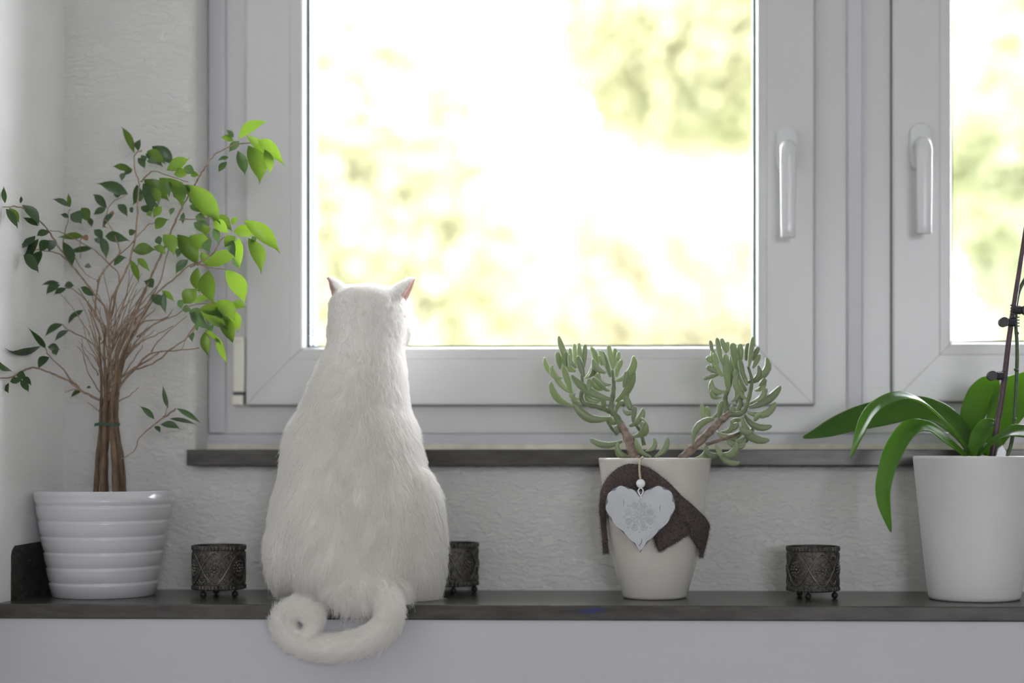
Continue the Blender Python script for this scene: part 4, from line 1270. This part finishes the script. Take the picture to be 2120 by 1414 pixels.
blob(768, 690, 2.158, (.044, .045, .040)); blob(702, 690, 2.155, (.014, .030, .022)); blob(832, 680, 2.160, (.013, .030, .024))   # face and cheeks
blob(752, 1228, 2.012, (.056, .024, .032))      # rump over the ledge's edge
blob(775, 712, 2.198, (.020, .020, .016))                                                      # muzzle
for px in (622, 846):                                                                          # hind paws
    p = W(px, 1236, 2.13); mb.ball((p.x, 2.125 if px < 700 else 2.095, 0.013), (.021, .055 if px < 700 else .045, .015), 18, 12)
for px in (705, 775):                                                                          # forelegs
    p = W(px, 1200, 2.165); mb.tube([(p.x, 2.160, 0.22), (p.x, 2.172, 0.12), (p.x, 2.178, 0.02)], [.026, .020, .016], 14)
    mb.ball((p.x, 2.186, 0.013), (.019, .024, .014), 16, 10)


def ear(base_out, base_in, tip, Y, op):
    """crescent-section ear; op = direction the opening faces"""
    bo, bi, tp = W(*base_out, Y), W(*base_in, Y), W(*tip, Y + 0.004)
    c0 = (bo + bi) / 2
    r0 = (bo - bi).length / 2
    op = Vector(op).normalized()
    ax = (tp - c0).normalized()
    op = (op - ax * op.dot(ax)).normalized()
    sd = ax.cross(op)
    vs_, fs_ = [], []
    n, st = 13, 8
    for i in range(st + 1):
        t = i / st
        ctr = c0 + (tp - c0) * t + sd * 0
        r = r0 * (1 - t) ** 0.72 + 0.0022
        for layer, f in ((0, 1.0), (1, 0.72 if t < 0.85 else 0.4)):
            for k in range(n):
                a = (-1 + 2 * k / (n - 1)) * 1.85
                d = -op * math.cos(a) * 0.8 + sd * math.sin(a)
                vs_.append(ctr + d * r * f + op * (0.0016 if layer else 0))
    w = 2 * n
    for i in range(st):
        for k in range(n - 1):
            a = i * w + k
            fs_.append((a, a + 1, a + 1 + w, a + w))
            b = a + n
            fs_.append((b, b + w, b + w + 1, b + 1))
        fs_.append((i * w, i * w + w, i * w + w + n, i * w + n))
        e = i * w + n - 1
        fs_.append((e, e + n, e + n + w, e + w))
    for k in range(n - 1):
        fs_.append((k, k + n, k + n + 1, k + 1))
        a = st * w + k
        fs_.append((a, a + 1, a + n + 1, a + n))
    mb.add(vs_, fs_)
    return c0, tp, op, r0
earL = ear((679, 642), (722, 590), (676, 573), 2.130, (-0.97, -0.20, 0.1))
earR = ear((851, 650), (806, 590), (861, 575), 2.132, (0.96, 0.10, 0.1))
TAIL = [(758, 1200, 2.035), (784, 1222, 2.002), (804, 1250, 1.979), (803, 1285, 1.969), (772, 1318, 1.966), (722, 1337, 1.966), (668, 1341, 1.967), (620, 1329, 1.968), (592, 1303, 1.969),
        (592, 1276, 1.969), (614, 1262, 1.969), (640, 1270, 1.968), (650, 1290, 1.967), (640, 1306, 1.966)]
tail = [Vector(p) for p in catmull([W(*p) for p in TAIL], 5)]
tr_ = np.interp(np.linspace(0, 1, len(tail)), np.linspace(0, 1, 14), [.022, .0185, .0165, .0155, .015, .0148, .0145, .014, .0138, .0136, .0132, .012, .0105, .008])
mb.tube(tail, list(tr_), 14)
mb.ball(tail[-1], .0078, 12, 8)

tmp = bpy.data.objects.new('tmp_cat', mb.mesh('tmp_cat'))
COL.objects.link(tmp)
md = tmp.modifiers.new('r', 'REMESH'); md.mode = 'VOXEL'; md.voxel_size = 0.0026; md.use_smooth_shade = True
md = tmp.modifiers.new('s', 'SMOOTH'); md.factor = 0.5; md.iterations = 7
dg = bpy.context.evaluated_depsgraph_get()
me = bpy.data.meshes.new_from_object(tmp.evaluated_get(dg))
bpy.data.objects.remove(tmp, do_unlink=True)
me.name = 'cat_body'
me.materials.clear()
me.materials.append(M['catskin']); me.materials.append(M['earpink'])
nv, nf = len(me.vertices), len(me.polygons)
co = np.empty(nv * 3); me.vertices.foreach_get('co', co); co = co.reshape(-1, 3)
co[:, 2] = np.where((co[:, 1] > YL + 0.004), np.maximum(co[:, 2], 0.0005), co[:, 2])          # rests on the stone
me.vertices.foreach_set('co', co.ravel()); me.update()
cen = np.empty(nf * 3); me.polygons.foreach_get('center', cen); cen = cen.reshape(-1, 3)
nor = np.empty(nf * 3); me.polygons.foreach_get('normal', nor); nor = nor.reshape(-1, 3)
area = np.empty(nf); me.polygons.foreach_get('area', area)
mi = np.zeros(nf, dtype=np.int32)
earf = np.zeros(nf, bool)
for c0, tp, op, r0 in (earL, earR):
    ax = np.array((tp - c0)); L2 = ax @ ax
    rel = cen - np.array(c0)
    t_ = rel @ ax / L2
    near = (t_ > 0.05) & (np.linalg.norm(rel - np.outer(np.clip(t_, 0, 1), ax), axis=1) < r0 * 1.3)
    earf |= near & (t_ > 0.15)
    mi[near & (nor @ np.array(op) > 0.15)] = 1
me.polygons.foreach_set('material_index', mi)
me.shade_smooth()
body = link('body', me, cat)

# fur: one soft coat of strands combed down the back and along the tail
def make_fur(nst, seed):
    r = np.random.default_rng(seed)
    tail_np = np.array(tail)
    kd = kdtree.KDTree(len(tail))
    for i, p in enumerate(tail): kd.insert(p, i)
    kd.balance()
    p_face = area * np.where(mi == 1, 0.02, 1.0) * np.where(earf, 1.3, 1.0) * np.where(cen[:, 1] > 2.17, 0.4, 1.0)
    p_face /= p_face.sum()
    idx = r.choice(nf, nst, p=p_face)
    base = cen[idx] + r.normal(0, 0.0009, (nst, 3))
    nn = nor[idx].copy()
    down = np.tile(np.array([0.0, -0.15, -1.0]), (nst, 1))
    hx_ = WX(765, 2.1)
    down[:, 0] += np.clip((base[:, 0] - hx_) * 2.2, -0.3, 0.3)
    length = np.full(nst, 0.0135)
    z = base[:, 2]
    zh = W(760, 725, 2.13).z
    zn = W(760, 840, 2.12).z
    f = np.clip((z - zn) / (zh - zn), 0, 1)
    length = 0.0145 * (1 - f) + 0.0062 * f
    e = earf[idx]
    length[e] = 0.0032
    down[e] = np.array([0, 0.1, 1.0])
    low = z < 0.05
    length[low] *= 1.25
    # tail
    tailmask = np.zeros(nst, bool)
    cand = np.where((base[:, 1] < 2.012) & (z < 0.10))[0]
    for i in cand:
        q, k, d = kd.find(base[i])
        if d < 0.026 and k > 3:
            tg = tail_np[min(k + 2, len(tail) - 1)] - tail_np[max(k - 2, 0)]
            down[i] = tg / np.linalg.norm(tg)
            tailmask[i] = True
            length[i] = 0.0125 if k < len(tail) - 8 else 0.0085
    # low-frequency swirls so the coat parts into locks
    S_ = 55.0
    ph = r.uniform(0, 6.28, 6)
    sw = 0.26 * np.sin(base[:, 0] * S_ * 1.3 + base[:, 2] * S_ * 0.5 + ph[0]) + 0.2 * np.sin(base[:, 0] * S_ * 3.1 - base[:, 2] * S_ * 1.4 + ph[1]) + 0.16 * np.sin(base[:, 2] * S_ * 3.4 + ph[2])
    down[:, 0] += np.where(tailmask, 0.3, 1.0) * sw * 0.8
    down += r.normal(0, 0.11, (nst, 3))
    tan = down - nn * np.sum(down * nn, axis=1)[:, None]
    tan /= np.linalg.norm(tan, axis=1)[:, None] + 1e-9
    length *= r.uniform(0.65, 1.25, nst)
    guard = (r.random(nst) < 0.05) & ~e & (z < zh)
    length[guard] *= 1.5
    rise = np.where(e, 0.25, np.where(tailmask, 0.46, 0.36)) * r.uniform(0.6, 1.6, nst)
    K = 5
    pts = np.empty((nst, K, 3))
    for k in range(K):
        s_ = k / (K - 1)
        lift = rise * (s_ - 0.35 * s_ * s_)
        pts[:, k] = base + length[:, None] * (tan * (s_ * 0.93)[None] if False else tan * s_ * 0.93) + nn * (length * lift)[:, None]
    # clumping
    ng = nst // 26
    gi = r.choice(nst, ng, replace=False)
    kd2 = kdtree.KDTree(ng)
    for j, i in enumerate(gi): kd2.insert(base[i], j)
    kd2.balance()
    own = np.array([kd2.find(b)[1] for b in base])
    tgt = pts[gi][own]
    dist = np.linalg.norm(tgt[:, 0] - base, axis=1)
    cl = np.where(dist < 0.006, r.uniform(0.25, 0.75, nst), 0.0)
    for k in range(1, K):
        wgt = (cl * (k / (K - 1)) ** 1.4)[:, None]
        pts[:, k] = pts[:, k] * (1 - wgt) + tgt[:, k] * wgt
    # keep strands off the stone
    on = (pts[:, :, 1] > YL)
    pts[:, :, 2] = np.where(on, np.maximum(pts[:, :, 2], 0.0006), pts[:, :, 2])
    return pts


def hair_object(name, pts, m, parent, r0, r1):
    nst, K = pts.shape[:2]
    hc = bpy.data.hair_curves.new(name)
    hc.add_curves([K] * nst)
    hc.points.foreach_set('position', pts.reshape(-1).astype(np.float32))
    rad = np.tile(np.linspace(r0, r1, K), nst).astype(np.float32)
    at = hc.attributes.get('radius') or hc.attributes.new('radius', 'FLOAT', 'POINT')
    at.data.foreach_set('value', rad)
    hc.materials.append(m)
    return link(name, hc, parent)


fur = hair_object('fur', make_fur(110000, 3), M['fur'], cat, 0.00022, 0.00006)
tag(fur, 'short dense white fur', kind='stuff')
def felt_fuzz(o, n, seed):
    g = np.random.default_rng(seed)
    me_ = o.data
    vv = np.array([v.co[:] for v in me_.vertices]); nn_ = np.array([v.normal[:] for v in me_.vertices])
    nn_[nn_[:, 1] > 0] *= -1
    i_ = g.integers(0, len(vv), n)
    b_ = vv[i_] + g.normal(0, 0.0011, (n, 3)) * np.array([1, 0.2, 1]) + nn_[i_] * 0.0014
    d_ = nn_[i_] * 0.6 + g.normal(0, 0.7, (n, 3)); d_ /= np.linalg.norm(d_, axis=1)[:, None]
    d2 = d_ + g.normal(0, 0.5, (n, 3))
    L_ = g.uniform(0.0012, 0.0032, n)[:, None]
    return hair_object('felt_fuzz', np.stack([b_, b_ + d_ * L_ * 0.5, b_ + d_ * L_ * 0.5 + d2 * L_ * 0.4], 1), M['felt_fuzz'], o, 0.00009, 0.00004)
for q, o in enumerate((r1, r2, r3)):
    tag(felt_fuzz(o, 6000, q), kind='stuff')
# whiskers
for a, b, c in (((690, 700), (664, 690), (640, 672)), ((690, 705), (662, 702), (636, 694)), ((690, 708), (664, 712), (641, 716))):
    mb = MB(); mb.tube(catmull([W(*a, 2.17), W(*b, 2.17), W(*c, 2.165)], 4), [0.0003] * 8 + [0.0001], 5)
    build(mb, 'whisker', M['fur'], cat, smooth=True)

# ================================================================== outside: lawn and trees
mb = MB(); mb.box((-60, 2.7, -4.3), (60, 90, -4.2))
tag(build(mb, 'ground', M['grass']), 'lawn outside below the window', 'ground', kind='structure')


def tree(label, x, y, zc, rx, rz, tx, nclump, seed, lm):
    root = empty('tree', (tx, y, -4.2), label, 'tree', 'autumn trees beyond the window')
    mb = MB()
    r = random.Random(seed)
    mb.tube(catmull([(tx, y, -4.25), (tx + .1, y, -2.5), (tx - .05, y + .1, -0.8), (tx * 0.8 + x * 0.2, y, zc - rz * 0.4), (tx * 0.4 + x * 0.6, y, zc + rz * 0.5)], 4), list(np.linspace(.20, .05, 17)), 10)
    build(mb, 'trunk', M['trunk'], root, smooth=True)
    g = np.random.default_rng(seed)
    cc = []
    while len(cc) < nclump:
        d = g.normal(0, 1, 3); d /= np.linalg.norm(d)
        d *= g.uniform(0.25, 1.0) ** 0.5
        cc.append((x + d[0] * rx, y + d[1] * rx * 0.7, zc + d[2] * rz))
    for j in range(min(26, nclump)):
        c_ = cc[j]
        mb = MB(); s0 = (tx * 0.8 + x * 0.2, y, zc - rz * r.uniform(.4, .7)); mb.tube(catmull([s0, ((s0[0] + c_[0]) / 2, (s0[1] + c_[1]) / 2, (s0[2] + c_[2]) / 2 + .1), c_], 4), list(np.linspace(.045, .01, 9)), 6)
        build(mb, 'bough', M['trunk'], root, smooth=True)
    nl = 70
    C_ = np.repeat(np.array(cc), nl, axis=0)
    n = len(C_)
    pos = C_ + g.normal(0, 0.20, (n, 3)) * np.array([1, 1, 0.75])
    ax = g.normal(0, 1, (n, 3)); ax /= np.linalg.norm(ax, axis=1)[:, None]
    bx = np.cross(ax, g.normal(0, 1, (n, 3))); bx /= np.linalg.norm(bx, axis=1)[:, None]
    cx_ = np.cross(ax, bx)
    Ls = g.uniform(0.08, 0.15, n)[:, None]
    v = np.stack([pos, pos + ax * Ls * .5 + bx * Ls * .38 + cx_ * Ls * .08, pos + ax * Ls, pos + ax * Ls * .5 - bx * Ls * .38 + cx_ * Ls * .08], 1).reshape(-1, 3)
    i = np.arange(n)[:, None] * 4
    fc_ = np.concatenate([i + np.array([[0, 1, 2]]), i + np.array([[0, 2, 3]])], 0)
    me = bpy.data.meshes.new('foliage')
    me.from_pydata(v.tolist(), [], fc_.tolist())
    me.materials.append(lm)
    o = link('foliage', me, root)
    tag(o, kind='stuff')
    return root


LG = {'yellowgreen': leafmat('yellow_green_tree_leaf', (0.494, 0.489, 0.322), (0.540, 0.529, 0.333), 0.5, 0.5, 0.2, 0.16, 1.6),
      'yellow': leafmat('yellow_tree_leaf', (0.529, 0.506, 0.368), (0.575, 0.546, 0.385), 0.5, 0.5, 0.2, 0.16, 1.6),
      'orange': leafmat('apricot_tree_leaf', (0.575, 0.506, 0.425), (0.621, 0.540, 0.448), 0.5, 0.5, 0.2, 0.16, 1.6),
      'green': leafmat('green_tree_leaf', (0.460, 0.483, 0.299), (0.506, 0.517, 0.310), 0.5, 0.5, 0.2, 0.16, 1.6)}
tree('yellow green tree beyond the left casement, nearest the house', -2.5, 10.0, 1.6, 1.45, 1.35, -3.0, 420, 1, LG['yellowgreen'])
tree('wide pale yellow tree low beyond the glass', -1.2, 15.0, 0.3, 3.1, 2.5, 0.9, 1400, 2, LG['yellow'])
tree('apricot leaved tree farther back beyond the glass', 0.0, 19.5, 3.3, 1.3, 1.1, 1.1, 300, 3, LG['orange'])
tree('green tree beyond the right casement', 2.8, 10.2, 1.9, 1.3, 1.7, 3.3, 420, 4, LG['green'])
tree('yellow green tree with a high crown beyond the window handles', -0.05, 12.0, 3.35, 1.15, 0.85, 0.85, 220, 5, LG['yellowgreen'])
